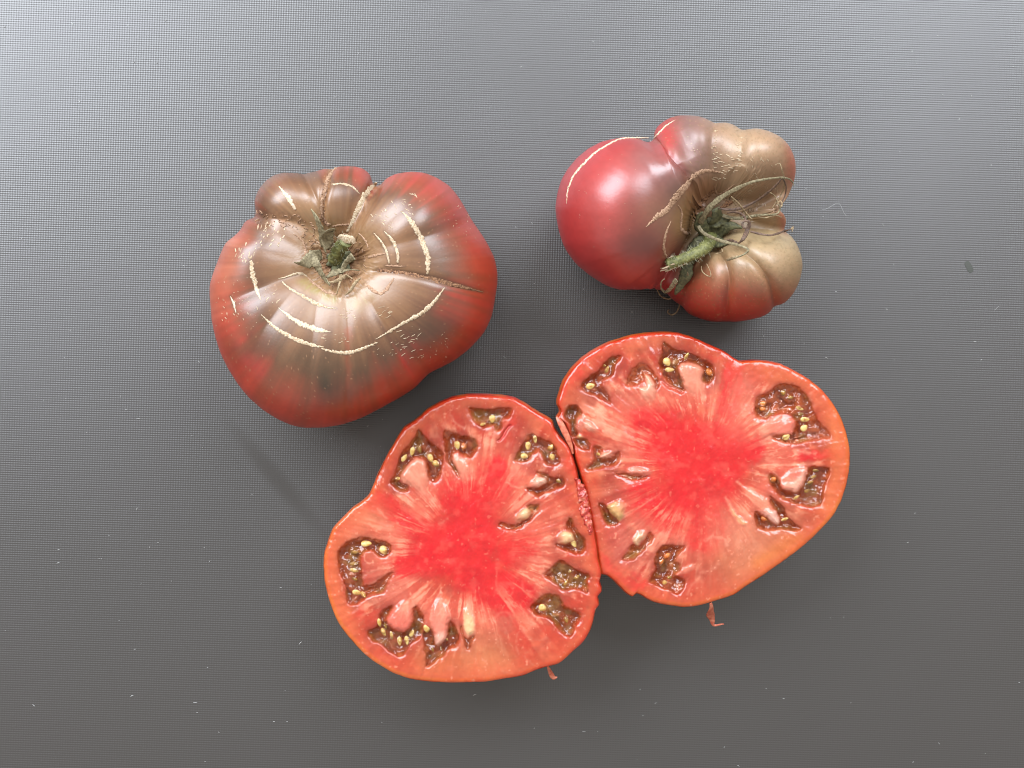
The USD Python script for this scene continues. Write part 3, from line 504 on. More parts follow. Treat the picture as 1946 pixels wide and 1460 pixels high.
def build_half(name, label, outline, centre, plane, locules, placentas, seeds, veins, reds, tints, seed, slits=()):
    NT, NR = 1000, 215
    out = smooth_closed(outline, 1400, 1); c = np.asarray(centre, float)
    a = np.unwrap(np.arctan2(out[:, 1] - c[1], out[:, 0] - c[0]))
    if a[-1] < a[0]: out, a = out[::-1], a[::-1]
    o = np.argsort(np.mod(a, 2 * math.pi)); am = np.mod(a, 2 * math.pi)[o]; rm = np.hypot(*(out - c).T)[o]
    T = np.arange(NT) * 2 * math.pi / NT; R = np.interp(T, am, rm, period=2 * math.pi)
    r_ = np.random.default_rng(seed)
    R = R + 0.22 * np.interp(T, np.arange(0, 6.29, .03), r_.normal(0, 1, 210), period=2 * math.pi)
    rim = np.stack([c[0] + R * np.cos(T), c[1] + R * np.sin(T)], 1)
    s = np.linspace(0.002, 1, NR)
    G = c + s[:, None, None] * (rim - c)[None]; P = G.reshape(-1, 2)
    rho = np.repeat(s, NT); th = np.tile(T, NR); edge = (1 - rho) * np.tile(R, NR)      # pixels from the rim along the spoke
    # relief
    dep = np.zeros(len(P)); cav = np.zeros(len(P)); near = np.full(len(P), 40.0)
    warp = np.stack([n2(P, 12, seed + 1, 4), n2(P, 12, seed + 2, 4)], -1) - 0.5; Pw = P + warp * 9.0
    for poly, d in locules:
        poly = smooth_closed(poly, max(60, len(poly) * 8)); q = sdist(Pw, poly)
        m = ss(4.0, -11.0, q); dep = np.maximum(dep, d * m); cav = np.maximum(cav, ss(5.0, -6.0, q)); near = np.minimum(near, q)
    raise_ = np.zeros(len(P)); plc = np.zeros(len(P)); pcol = np.zeros((len(P), 3))
    for poly, h, col in placentas:
        poly = smooth_closed(poly, max(50, len(poly) * 8)); q = sdist(Pw, poly); rp_ = np.hypot(*(poly - c).T); tt = (np.hypot(*(P - c).T) - rp_.min()) / (np.ptp(rp_) + 1e-6); m = ss(3.0, -4.0, q) * ss(-.15, .65, tt)
        raise_ += h * ss(3, -9, q) * ss(-.1, .5, tt); pcol = mixc(pcol, col, m) if plc.any() else np.broadcast_to(col, pcol.shape).copy(); plc = np.maximum(plc, m * (.55 + .45 * n2(P, 8, seed + 23, 2)))
    for q, w, d in slits:
        dd, t = segdist(Pw, curve(q, 20)); dep = np.maximum(dep, d * np.exp(-(dd / w) ** 2))
    z0 = fit_z(plane, P)
    spk = np.stack([np.cos(th) * 24, np.sin(th) * 24], -1)
    rough_ = 0.0004 * (n2(P, 15, seed + 3, 3) - .5) + 0.00016 * (n2(P, 4.5, seed + 4, 2) - .5) * ss(.4, .75, n2(P, 24, seed + 27, 2)) + 0.0008 * (n2(P, 45, seed + 5, 2) - .5) + .0004 * (n2(spk + rho[:, None] * 2.5, 1.0, seed + 17, 2) - .5) * ss(.4, .7, rho)
    lip = 0.0007 * np.exp(-np.maximum(near, 0) / 5.0)                                       # flesh sags towards the pockets
    zz = z0 - dep * (0.38 + .3 * n2(P, 9, seed + 6)) * np.where(dep > .006, 1.3, 1) + raise_ * (1 - cav * .3) + rough_ - lip * (near < 39) - 0.0007 * np.exp(-edge / 3.0)
    V = un(P, zz); F = grid_faces(NR, NT)[:, ::-1]
    # colour of the flesh
    spoke = np.stack([np.cos(th) * 9, np.sin(th) * 9], -1)
    kc = ss(.22, .5, rho); st1 = n2(spoke + rho[:, None] * .5, 1.0, seed + 7, 3) * kc + .5 * (1 - kc); st2 = n2(spoke * 2.6 + rho[:, None] * .8, 1.0, seed + 8, 2) * kc + n2(P, 9, seed + 24, 3) * (1 - kc); bl = n2(P, 32, seed + 9, 3); fi = n2(P, 5.5, seed + 10, 2)
    red = np.zeros(len(P))
    for q, w, amt in reds:
        q = np.asarray(q, float); d = segdist(P + warp * 26, q)[0] if len(q) > 1 else np.hypot(*(P + warp * 26 - q[0]).T)
        red = np.maximum(red, amt * np.exp(-(d / w) ** 2))
    col = np.broadcast_to(lin(190, 58, 38), (len(P), 3)).copy()
    fib = n2(np.stack([np.cos(th) * 34, np.sin(th) * 34], -1) + rho[:, None] * 5 + warp * 2.4, 1.0, seed + 25, 2); gr = n2(P, 20, seed + 18, 4)
    col = mixc(col, lin(228, 112, 76), .78 * ss(.46, .60, .4 * st1 + .25 * st2 + .35 * gr) * ss(1, .92, rho))
    feather = ss(.47, .60, .30 * fib + .30 * st1 + .15 * st2 + .25 * gr) * ss(.28, .45, rho) * ss(.92, .74, rho)
    col = mixc(col, lin(252, 164, 130), feather * ss(.32, .5, n2(P, 42, seed + 26, 2)))
    col = mixc(col, lin(168, 54, 40), .75 * ss(.50, .34, bl)); col = mixc(col, lin(178, 92, 62), .45 * ss(.5, .7, n2(P, 26, seed + 19, 3)) * ss(.4, .7, rho))
    col = mixc(col, lin(150, 50, 34), .72 * np.exp(-((rho - .76) / .15) ** 2) * ss(.38, .62, n2(P, 30, seed + 29, 3)))
    col = mixc(col, lin(236, 128, 102), .5 * np.exp(-((rho - .55) / .17) ** 2) * (.3 + 1.1 * st2).clip(0, 1))
    col = mixc(col, lin(214, 24, 32), np.clip(ss(.22, .78, red * (.72 + .56 * n2(P, 38, seed + 30, 2)) + .34 * (gr - .5) + .22 * (fib - .5) * ss(.2, .4, rho)) * (0.66 + .5 * gr) * (1 - .55 * feather), 0, 1))
    inner = ss(.3, .8, red); col = mixc(col, lin(236, 96, 80), .38 * inner * ss(.50, .75, n2(P, 15, seed + 31, 3))); col = mixc(col, lin(176, 14, 26), .3 * inner * ss(.52, .30, n2(P, 26, seed + 32, 3)))
    for q, w, cc, amt in tints:
        q = np.asarray(q, float); d = segdist(P, q)[0] if len(q) > 1 else np.hypot(*(P - q[0]).T)
        col = mixc(col, cc, amt * np.exp(-(d / w) ** 2) * (0.55 + .9 * (bl - .1)).clip(0, 1))
    # wall of the fruit: paler orange flesh under the skin, thin saturated skin line
    col = mixc(col, lin(216, 96, 60), .55 * np.exp(-(edge / 24) ** 2)); rimc = mixc(np.broadcast_to(lin(210, 58, 30), (len(P), 3)), lin(226, 116, 42), np.clip(.5 * np.cos(th) * (1 if c[0] > 1100 else -1) + .35 * np.sin(th) + 1.2 * (bl - .35), 0, 1))
    col = mixc(col, rimc, .9 * ss(11, 2, edge + 4 * (bl - .5)))
    # pale cell clusters and veins
    sp1 = n2(np.stack([P[:, 0] * np.cos(th) * 0 + P[:, 0], P[:, 1]], -1), 6.5, seed + 11, 2); col = mixc(col, lin(244, 150, 118), .5 * ss(.66, .78, sp1) * (1 - cav) * (1 - .6 * ss(.2, .7, red)))
    sp2 = n2(P, 3.0, seed + 12, 1); col = mixc(col, lin(252, 190, 160), .6 * ss(.82, .94, sp2) * (1 - cav) * (1 - .7 * ss(.2, .7, red)) * ss(.35, .65, bl))
    for q, w, amt in veins:
        d, t = segdist(Pw, curve(q, 20)); col = mixc(col, lin(250, 172, 140), amt * .5 * np.exp(-(d / (w * 1.35)) ** 2) * ss(.3, .6, n2(P, 9, seed + 22, 2)))
    col = mixc(col, lin(158, 58, 38), .42 * np.exp(-(np.maximum(near, 0) / 9.0) ** 2) * (near < 39) * (.3 + n2(P, 14, seed + 28, 2)).clip(0, 1))
    pstreak = 0.84 + .30 * n2(spoke * 3 + rho[:, None] * 1.2, 1.0, seed + 13, 2)
    col = mixc(col, pcol * pstreak[:, None], plc)
    gel = mixc(np.broadcast_to(lin(196, 98, 60), (len(P), 3)), lin(178, 124, 72), ss(.46, .68, n2(P, 24, seed + 14, 2)))
    col = mixc(col, gel, cav * (1 - plc * (dep < .0006)))
    col = col * (0.9 + .2 * fi)[:, None]
    rg = np.clip(0.22 + 0.16 * (n2(P, 7, seed + 15) - .5) - .12 * cav, .12, .7)
    t = thing(name, label, 'tomato half')
    part(t, 'cut_face', (V, F), M['flesh'], col=col, attrs={'rough': rg})
    # the skin below the rim: a bowl down to the mat
    prof = [(1.0, 0.0), (1.006, .03), (1.012, .10), (1.008, .2), (.985, .34), (.94, .48), (.86, .63), (.74, .78), (.56, .91), (.36, .98), (.15, 1.0), (.002, 1.0)]
    pr = curve(np.array(prof), 34); zr = fit_z(plane, rim) - .0007
    W = un(rim, zr); C = un(c, fit_z(plane, c)); rows = []
    for k, dpt in pr:
        q = W.copy(); q[:, :2] = C[:2] + (W[:, :2] - C[:2]) * k; q[:, 2] = zr * (1 - min(max(dpt, 0), 1)) + .00005; rows.append(q)
    B = np.vstack(rows); Fb = grid_faces(len(pr), NT)
    pb = B[:, :2] * 400; hb = n2(pb, 3.0, seed + 16, 3)
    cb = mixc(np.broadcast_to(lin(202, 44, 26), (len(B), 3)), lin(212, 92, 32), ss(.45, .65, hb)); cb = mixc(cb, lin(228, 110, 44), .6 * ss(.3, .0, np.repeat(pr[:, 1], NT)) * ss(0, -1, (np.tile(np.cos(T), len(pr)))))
    part(t, 'skin', (B, Fb), M['skin'], col=cb, attrs={'rough': np.full(len(B), .3)})
    # gel in the pockets, with bumps over the seeds
    face = lambda q: fit_z(plane, q)
    spos = np.array([s_[0] for s_ in seeds])
    for i, (poly, d) in enumerate(locules):
        if d > .006: continue
        pp = smooth_closed(poly, max(50, len(poly) * 7)); cc = pp.mean(0)
        lo, hi = pp.min(0), pp.max(0); gx, gy = np.meshgrid(np.arange(lo[0], hi[0], 1.9), np.arange(lo[1], hi[1], 1.9)); g = np.stack([gx.ravel(), gy.ravel()], 1)
        sd = sdist(g, pp); g = g[sd < -1.2]
        if len(g) < 8: continue
        g = np.vstack([g + r_.normal(0, .2, g.shape), pp]); sd = -sdist(g, pp)
        tri = Delaunay(g).simplices; cen = g[tri].mean(1); tri = tri[inside(cen, pp)]
        e1, e2 = g[tri[:, 1]] - g[tri[:, 0]], g[tri[:, 2]] - g[tri[:, 0]]; flip = e1[:, 0] * e2[:, 1] - e1[:, 1] * e2[:, 0] > 0; tri[flip] = tri[flip][:, ::-1]
        hgt = -.00025 - .0009 * (1 - np.exp(-np.maximum(sd, 0) / 4)) + .0026 * (n2(g, 11, seed + 20 + i, 2) - .5) + .0008 * (n2(g, 5, seed + 21 + i, 1) - .5)
        for q in spos: hgt = np.maximum(hgt, hgt + .0011 * np.exp(-(np.hypot(*(g - q).T) / 6.5) ** 2))
        part(t, 'gel', (un(g, face(g) + hgt), tri), M['gel'])
    # seeds: flattened teardrops set in the gel
    import trimesh
    ico = trimesh.creation.uv_sphere(1.0, count=[9, 12]); base_v = np.array(ico.vertices); base_f = np.array(ico.faces)
    for q, ang, ln, wd, kind in seeds:
        v = base_v.copy(); v[:, 1] *= 1 - .42 * v[:, 0].clip(-1, 1) ** 1 * .6 - .12 * v[:, 0] ** 2
        z = face(np.asarray(q)) - (.0006 if kind == 'seed' else .0012); k = (H - z) / H / PX
        v = v * np.array([ln, wd, wd * .62]) * k; ca, sa = math.cos(ang), math.sin(ang); tl = r_.normal(0, .25)
        v = v @ np.array([[1, 0, 0], [0, math.cos(tl), math.sin(tl)], [0, -math.sin(tl), math.cos(tl)]])
        v = np.stack([v[:, 0] * ca + v[:, 1] * sa, -(v[:, 0] * sa - v[:, 1] * ca), v[:, 2]], 1) + un(np.asarray(q), z)
        part(t, 'seed', (v, base_f), M[kind])
    return t, face

D2 = math.pi / 180
def S(Zf, k, items):
    out = []
    for it in items:
        x, y, ang, ln, wd = it[:5]; q = Zf((x, y))[0]
        out.append((q, ang * D2, ln * .88 / k, wd * .9 / k, it[5] if len(it) > 5 else 'seed'))
    return out
pale, cream, pink, tuft = lin(240, 152, 122), lin(246, 204, 150), lin(242, 146, 122), lin(214, 176, 112)
OL = Zl((820,30),(900,35),(960,45),(1020,75),(1080,115),(1150,160),(1160,190),(1190,235),(1230,280),(1252,340),(1270,400),(1285,470),(1308,500),(1325,540),(1335,600),(1350,680),(1365,760),(1375,840),(1387,900),(1380,940),(1388,985),(1370,1010),(1376,1050),(1360,1075),(1352,1110),(1335,1170),(1300,1230),(1240,1285),(1180,1335),(1120,1350),(1060,1370),(1000,1395),(920,1407),(850,1420),(760,1425),(660,1427),(560,1422),(460,1408),(380,1380),(300,1335),(230,1280),(170,1215),(120,1150),(85,1080),(60,1000),(45,930),(40,860),(45,790),(65,730),(85,680),(130,630),(180,580),(230,545),(260,515),(280,470),(310,400),(350,320),(390,250),(430,190),(490,150),(540,105),(600,70),(660,45),(740,30))
locL = [(Z1((965,405),(1060,510),(1150,580),(1200,650),(1190,760),(1160,880),(1105,910),(1070,870),(1060,760),(1030,695),(940,672),(880,720),(800,830),(765,900),(800,940),(865,965),(850,1000),(760,985),(690,930),(720,880),(760,780),(790,660),(850,600),(900,540),(945,470)), .0034),
        (Zl((630,205),(700,225),(770,245),(785,275),(775,300),(755,330),(720,320),(690,300),(668,312),(662,340),(690,400),(695,425),(668,385),(640,350),(632,280)), .0034),
        (Z2((120,195),(250,210),(525,208),(505,270),(440,295),(425,400),(390,410),(370,350),(290,360),(250,370),(200,330),(150,260)), .0034),
        (Z2((740,440),(830,500),(930,540),(990,640),(1010,720),(960,745),(880,740),(850,670),(800,600),(735,640),(690,700),(580,705),(600,640),(650,540)), .0030),
        (Z2((800,825),(900,860),(960,890),(1040,890),(1050,920),(960,985),(870,1035),(790,1060),(720,1010),(690,985),(790,980),(880,940),(890,890),(830,860)), .0036),
        (Z2((700,1170),(800,1150),(740,1260),(650,1345),(560,1385),(420,1355),(410,1335),(520,1352),(620,1330),(720,1250)), .0022),
        (Zl((1235,630),(1270,690),(1310,740),(1300,790),(1220,785),(1172,757),(1215,755),(1262,732),(1250,700),(1222,665)), .0036),
        (Z4((870,380),(950,300),(1010,250),(1100,290),(1200,345),(1305,395),(1275,450),(1285,545),(1150,505),(1060,520),(990,470)), .0032),
        (Z4((728,700),(800,630),(880,580),(990,600),(1040,680),(1130,730),(1220,790),(1160,880),(1110,985),(1060,960),(980,890),(950,840),(880,800),(830,775),(760,765)), .0034),
        (Z3((180,150),(240,80),(320,40),(420,20),(560,40),(680,80),(685,150),(590,195),(530,150),(440,135),(385,190),(390,300),(400,420),(430,500),(540,470),(640,400),(700,362),(660,430),(610,535),(540,560),(450,585),(400,625),(330,670),(268,655),(255,560),(240,450),(192,350),(178,250)), .0034),
        (Z3((590,780),(660,700),(700,690),(650,820),(720,930),(800,955),(880,915),(922,820),(930,700),(960,720),(1010,800),(1000,950),(980,990),(880,1060),(830,1150),(760,1172),(690,1140),(600,1060),(520,1020),(470,940),(560,900)), .0036),
        (Z3((1012,950),(1090,930),(1120,1010),(1150,1085),(1200,1060),(1260,960),(1285,850),(1340,930),(1362,1020),(1330,1080),(1250,1120),(1180,1180),(1120,1230),(1050,1285),(1045,1150),(1030,1050)), .0036),
        (Z4((30,900),(60,990),(110,1020),(155,985),(140,1030),(95,1115),(70,1040)), .003)]
plL = [(Z1((930,682),(1030,702),(1062,760),(1065,880),(1055,980),(1030,1060),(970,1010),(870,950),(800,890),(780,830),(860,750)), .0006, pale), (Zl((670,322),(715,335),(745,400),(735,470),(690,425),(665,350)), .0006, pale),
       (Z2((700,960),(790,870),(870,868),(892,910),(820,962),(740,992)), .0011, lin(250, 196, 168)), (Z2((545,1285),(590,1220),(690,1175),(748,1185),(735,1240),(640,1310),(560,1330)), .0012, cream),
       (Zl((1165,722),(1210,688),(1258,702),(1262,732),(1215,757),(1170,748)), .0012, cream), (Z4((890,330),(960,305),(1005,360),(1075,392),(1030,412),(920,385)), .0010, lin(248, 190, 160)),
       (Z4((895,700),(935,715),(1002,790),(965,822),(905,775)), .0010, lin(248, 180, 146)), (Z3((850,580),(910,700),(922,830),(880,922),(780,952),(650,885),(628,822),(720,700),(800,620)), .0007, lin(228, 112, 92)),
       (Z3((1185,540),(1250,700),(1282,800),(1262,920),(1235,1040),(1160,1092),(1110,1000),(1078,830),(1100,700),(1150,600)), .0008, lin(238, 132, 110)), (Z3((1120,960),(1255,920),(1235,1040),(1160,1092),(1125,1040)), .0003, lin(250, 184, 160)),
       (Z4((88,640),(140,760),(158,940),(110,985),(60,920),(45,800),(68,680)), .0008, cream)]
sdL = S(Z1, 5.2143, [(905,615,100,52,28),(825,680,-55,50,25),(1085,685,70,52,32),(1140,738,40,48,34),(765,885,0,34,20),(975,600,80,46,26,'seed_dim'),(1350,555,80,48,34),(1415,570,100,48,32,'seed_orange')]) + \
      S(Z2, 5.2143, [(342,295,90,46,36),(250,345,-20,34,18),(765,495,80,46,24),(695,560,95,48,30),(660,662,10,44,32),(920,578,-60,42,30),(935,672,80,38,32),(1000,912,30,34,20,'seed_dim')]) + \
      S(Z3, 5.2143, [(450,68,0,62,36),(622,135,60,56,44,'seed'),(335,160,0,44,24,'seed_dim'),(325,268,0,52,22,'seed_dim'),(330,335,15,48,24),(358,555,10,58,32),(420,575,50,42,24),(578,852,75,50,24),(620,945,65,50,24),(700,980,80,48,18),(780,1035,85,52,26),(850,1030,80,52,26),(900,955,-60,44,24),(1050,905,90,54,40),(1105,1120,70,32,14,'seed_dim'),(1190,1110,80,28,12,'seed_dim'),(1250,1020,50,18,12),(335,420,20,34,18,'seed_dim'),(640,890,70,40,18,'seed_dim')]) + \
      S(Z4, 5.2143, [(1150,70,60,46,30),(1180,402,-35,46,20,'seed_dim'),(1072,455,-60,44,18,'seed_dim'),(840,705,20,46,42),(1075,825,80,40,24,'seed_dim'),(1110,345,0,18,14)])
vnL = [(Z3((850,640),(800,720),(740,790),(740,870)), 1.3, .8), (Z3((850,640),(860,740),(850,830)), 1.3, .8), (Z3((850,640),(800,740),(800,890)), 1.2, .7), (Z3((905,600),(925,760),(915,850)), 1.3, .7), (Z3((690,700),(640,820)), 1.5, .6), (Z3((1190,510),(1180,700),(1170,860)), 1.8, .8), (Z3((1190,540),(1100,720),(1085,830)), 1.3, .7), (Z3((1200,560),(1260,720),(1280,810)), 1.3, .7),
       (Z3((420,140),(430,200),(440,240),(480,265),(510,255)), 1.3, .7), (Z3((380,420),(520,330),(690,300)), 3.0, .5), (Z3((430,500),(560,430),(690,370)), 2.0, .6), (Z4((390,220),(380,420),(400,540),(440,590),(540,550)), 1.6, .6), (Z4((640,450),(650,530),(740,540),(790,480),(830,460)), 1.8, .6), (Z4((370,850),(430,750),(480,750),(530,810)), 2.0, .6), (Z4((650,860),(720,850),(980,860)), 2.5, .5), (Z4((650,940),(740,1020),(870,1010)), 2.5, .6),
       (Z4((600,940),(580,1060),(600,1160)), 1.8, .6), (Z4((620,320),(580,390)), 2.2, .6), (Z2((730,960),(600,970),(480,920)), 1.6, .6), (Z2((320,380),(310,500),(330,640)), 3.5, .45), (Z2((560,400),(480,560)), 2.5, .4), (Z1((940,740),(960,900),(1010,1030)), 4, .55), (Z2((10,640),(120,760),(160,860)), 4, .5), (Z1((1280,240),(1330,330),(1420,390)), 1.8, .5),
       (Z2((620,640),(800,690),(840,640)), 5, .35), (Z1((960,1290),(1040,1350),(1160,1340),(1280,1260)), 2.5, .35), (Z1((560,1180),(640,1270),(760,1330)), 2.0, .5), (Z4((660,1180),(740,1270),(900,1280)), 1.5, .5), (Z4((440,1330),(540,1360),(640,1360)), 2, .4)]
vnL = [(q, w, a * (.4 if q[:, 0].mean() > 925 and q[:, 1].mean() > 1050 else 1)) for q, w, a in vnL]
rdL = [(Zl((740,690),), 85, 1.0), (Zl((740,560),(740,700)), 70, 1.0), (Zl((560,750),(740,720)), 60, .95), (Zl((260,520),(400,620),(520,700)), 26, .95), (Zl((760,860),(1000,1010)), 40, 1.0), (Zl((870,390),(800,560)), 34, .9), (Zl((450,860),(620,800)), 36, .9), (Zl((760,880),(930,1000)), 55, .95), (Zl((500,830),(680,840)), 50, .8), (Zl((940,800),(1000,760)), 50, .75), (Zl((860,480),(800,560)), 60, .8), (Zl((980,1130),(1020,1240)), 16, .5), (Zl((1240,350),(1250,380)), 20, .6),
       (Zl((1010,80),(900,240)), 12, .5), (Zl((830,390),(880,370)), 40, .5), (Zl((780,1380),(790,1300)), 9, .6), (Zl((895,1390),(890,1330)), 9, .6), (Zl((130,1160),(220,1090)), 18, .5), (Zl((1340,1140),(1230,1110)), 10, .5)]
tnL = [(Zl((560,1330),(800,1370)), 40, lin(206, 110, 66), .8), (Zl((800,1250),(900,1340)), 36, lin(208, 120, 78), .7), (Zl((110,760),(80,950),(150,1180)), 22, lin(214, 106, 62), .8), (Zl((480,170),(420,280)), 16, lin(206, 104, 60), .7), (Zl((1000,640),(1150,600)), 36, lin(204, 86, 64), .7), (Zl((290,620),(200,680)), 30, lin(226, 120, 84), .6), (Zl((1060,1190),(1200,1280)), 40, lin(200, 72, 48), .5)]
TL, faceL = build_half('tomato_half', 'left cut tomato half nearest the bottom edge, its red core ringed by seed pockets', OL, Zl((730, 760))[0], (.0295, .05, .03, 880, 1020), locL, plL, sdL, vnL, rdL, tnL, 31, slits=[(Z2((410,505),(460,440),(520,360)), 3, .0012), (Z3((610,530),(680,400)), 3, .0012)])

OR = Zr((540,30),(620,35),(700,60),(780,95),(850,130),(905,165),(950,163),(1030,165),(1100,180),(1170,215),(1230,250),(1290,300),(1340,360),(1380,430),(1405,500),(1420,570),(1422,650),(1410,730),(1385,810),(1350,880),(1300,940),(1230,1010),(1150,1075),(1080,1125),(1000,1180),(930,1225),(870,1265),(820,1282),(760,1300),(700,1315),(640,1320),(580,1312),(520,1300),(470,1280),(435,1258),(420,1255),(405,1270),(375,1255),(340,1220),(310,1190),(280,1170),(255,1165),(245,1130),(236,1060),(222,980),(205,900),(186,800),(160,700),(140,640),(122,560),(98,490),(76,450),(48,430),(64,405),(52,370),(60,320),(80,260),(120,200),(170,150),(230,110),(290,80),(350,60),(400,45),(470,35))
locR = [(Z5((570,270),(650,270),(600,330),(580,400),(560,440),(480,490),(460,550),(520,620),(545,695),(440,640),(320,600),(280,560),(300,500),(390,440),(470,380)), .0034),
        (Z5((830,335),(885,340),(965,420),(1015,500),(1000,570),(955,470),(890,430),(855,500),(720,540),(740,450)), .0016),
        (Z5((1060,140),(1130,190),(1250,220),(1390,270),(1500,340),(1540,420),(1490,520),(1440,500),(1450,400),(1380,330),(1300,310),(1220,335),(1192,390),(1230,480),(1255,590),(1200,575),(1080,480),(1040,400),(1020,320),(1055,250)), .0036),
        (Z6((520,610),(530,430),(640,380),(700,330),(820,310),(930,350),(1000,430),(1050,520),(1080,620),(1180,740),(1220,800),(1060,830),(920,865),(800,860),(675,815),(860,775),(900,700),(860,600),(700,585),(600,630)), .0022),
        (Z6((1015,1115),(1100,1100),(1212,1110),(1190,1200),(1150,1350),(1130,1440),(1040,1470),(900,1440),(780,1400),(700,1330),(650,1240),(640,1180),(720,1210),(760,1315),(920,1335),(990,1220)), .0034),
        (Z8((620,180),(700,230),(750,280),(780,360),(850,430),(905,480),(840,492),(700,472),(560,482),(500,450),(480,320),(560,370),(640,425),(718,435),(705,350),(655,260)), .0034),
        (Z7((740,720),(800,650),(900,640),(1000,660),(930,760),(965,870),(920,925),(1010,970),(950,1095),(870,1060),(690,985),(730,880)), .0032), (Z7((205,245),(262,262),(300,335),(385,410),(330,440),(270,425),(230,335)), .0038),
        (Z7((515,640),(590,655),(682,520),(705,560),(640,655),(520,765),(425,765),(480,690)), .0024), (Z5((160,740),(222,735),(272,800),(232,850),(215,950),(235,1025),(195,1030),(178,950),(158,885),(120,842)), .0058),
        (Z5((205,1050),(330,1070),(348,1155),(300,1145),(235,1115)), .0034), (Z5((405,1140),(472,1150),(440,1215),(560,1245),(632,1180),(605,1285),(490,1315),(345,1345),(410,1250)), .0030), (Z5((610,1385),(720,1398),(900,1412),(830,1442),(720,1425)), .0014)]
plR = [(Z5((1210,335),(1330,320),(1430,370),(1452,450),(1435,640),(1380,690),(1300,620),(1240,540),(1200,400)), .0006, pale), (Z5((865,425),(940,465),(1002,590),(985,690),(930,725),(850,630),(826,560),(890,550)), .0010, lin(250, 186, 154)),
       (Z6((705,1215),(800,1150),(850,1120),(1000,1105),(1008,1180),(930,1335),(770,1315)), .0007, lin(236, 128, 106)), (Z6((740,1240),(860,1230),(1000,1110),(985,1210),(930,1330),(770,1315)), .0003, lin(248, 172, 146)), (Z8((480,300),(560,280),(650,290),(722,410),(702,445),(620,405),(560,355)), .0009, lin(252, 196, 176)),
       (Z8((300,20),(420,100),(600,200),(650,300),(540,300),(440,200)), .0003, lin(242, 142, 110)), (Z8((195,200),(240,210),(300,330),(405,440),(370,450),(270,360)), .0005, lin(246, 170, 120)), (Z7((258,275),(340,220),(440,208),(462,265),(440,330),(385,415),(300,335)), .0012, tuft), (Z7((515,600),(560,510),(650,478),(675,512),(600,600),(560,655)), .0010, lin(234, 186, 142)),
       (Z7((860,800),(930,770),(925,850),(885,885),(850,850)), .0009, lin(244, 160, 110)), (Z7((915,920),(1010,840),(1100,800),(1110,850),(1000,900)), .0004, lin(236, 130, 104)), (Z5((285,880),(360,890),(450,985),(340,965)), .0010, lin(248, 180, 150)), (Z5((415,1232),(500,1180),(605,1155),(570,1220),(430,1255)), .0010, lin(246, 172, 140)),
       (Z5((718,1345),(830,1318),(962,1360),(900,1405),(720,1385)), .0009, pink), (Z5((225,850),(290,820),(330,860),(280,1000),(215,950)), .0006, lin(220, 130, 108)), (Z6((560,700),(800,620),(890,650),(860,770),(660,810),(520,800)), .0005, lin(232, 124, 102)), (Z5((230,1020),(260,1010),(310,1040),(250,1060)), .0010, lin(246, 200, 140))]
sdR = S(Z5, 5.0345, [(1095,318,60,50,40),(1120,392,0,52,26),(1282,262,-60,44,20),(520,392,-65,42,20),(362,548,-15,50,34),(438,1200,30,26,16),(495,350,20,26,14,'seed_dim')]) + \
      S(Z6, 5.0345, [(65,192,50,50,34,'seed_orange'),(770,388,80,34,28,'seed_dim'),(842,430,0,34,22,'seed_dim'),(582,490,-20,38,32,'seed_orange'),(575,540,0,36,28,'seed_orange'),(930,535,20,44,20),(972,722,-40,44,34),(980,642,0,50,28),(800,808,-30,44,34),(1085,1130,0,36,16,'seed_dim'),(1062,1190,-20,36,16,'seed_dim'),(1030,1248,-30,40,24,'seed_dim'),(1000,1325,-20,36,20,'seed_dim'),(680,1215,-30,34,30,'seed_orange'),(940,590,0,32,18,'seed_dim'),(900,1385,-35,40,16)]) + \
      S(Z7, 5.0345, [(845,738,-40,44,30,'seed_orange'),(790,795,-50,40,22,'seed_orange'),(868,945,0,28,18,'seed_dim'),(822,992,0,26,24)]) + S(Z8, 5.0345, [(562,382,30,36,30,'seed_orange'),(762,388,-20,42,18)])
vnR = [(Z8((310,30),(420,110),(560,240)), 2.2, .8), (Z8((380,120),(470,260)), 2, .5), (Z8((210,190),(270,300)), 3, .6), (Z6((570,970),(640,965),(700,955)), 2.5, .6), (Z6((920,945),(1000,955),(1060,970),(1130,985)), 3, .75), (Z6((600,1090),(680,1150),(720,1210)), 2, .6), (Z6((620,1020),(740,1080)), 4, .5), (Z6((560,850),(700,790),(850,770)), 2.0, .8), (Z6((600,680),(740,640)), 4, .5),
       (Z7((920,910),(1000,860),(1110,830)), 3, .6), (Z7((1170,900),(1240,880),(1330,820)), 3, .6), (Z7((1040,1100),(1110,980),(1160,940)), 2, .6), (Z7((1210,600),(1290,560),(1400,580),(1420,640)), 3, .6), (Z7((750,550),(800,520),(900,540)), 2.5, .6), (Z5((920,450),(940,560),(960,700)), 3.5, .6), (Z5((1340,420),(1350,560),(1370,640)), 4, .6), (Z5((850,600),(850,720)), 2, .5), (Z5((680,1160),(800,1150)), 2, .5), (Z6((380,530),(390,600)), 3, .5), (Z6((460,540),(480,620)), 3, .5), (Z5((420,1250),(520,1200),(610,1160)), 2, .5), (Z6((1060,370),(1000,440)), 3, .5), (Z8((0,600),(60,550),(200,580),(210,640)), 3, .5), (Z8((120,970),(180,960)), 2.5, .4)]
vnR = [(q, w, a * (.6 if q[:, 1].mean() > 1010 else 1)) for q, w, a in vnR]
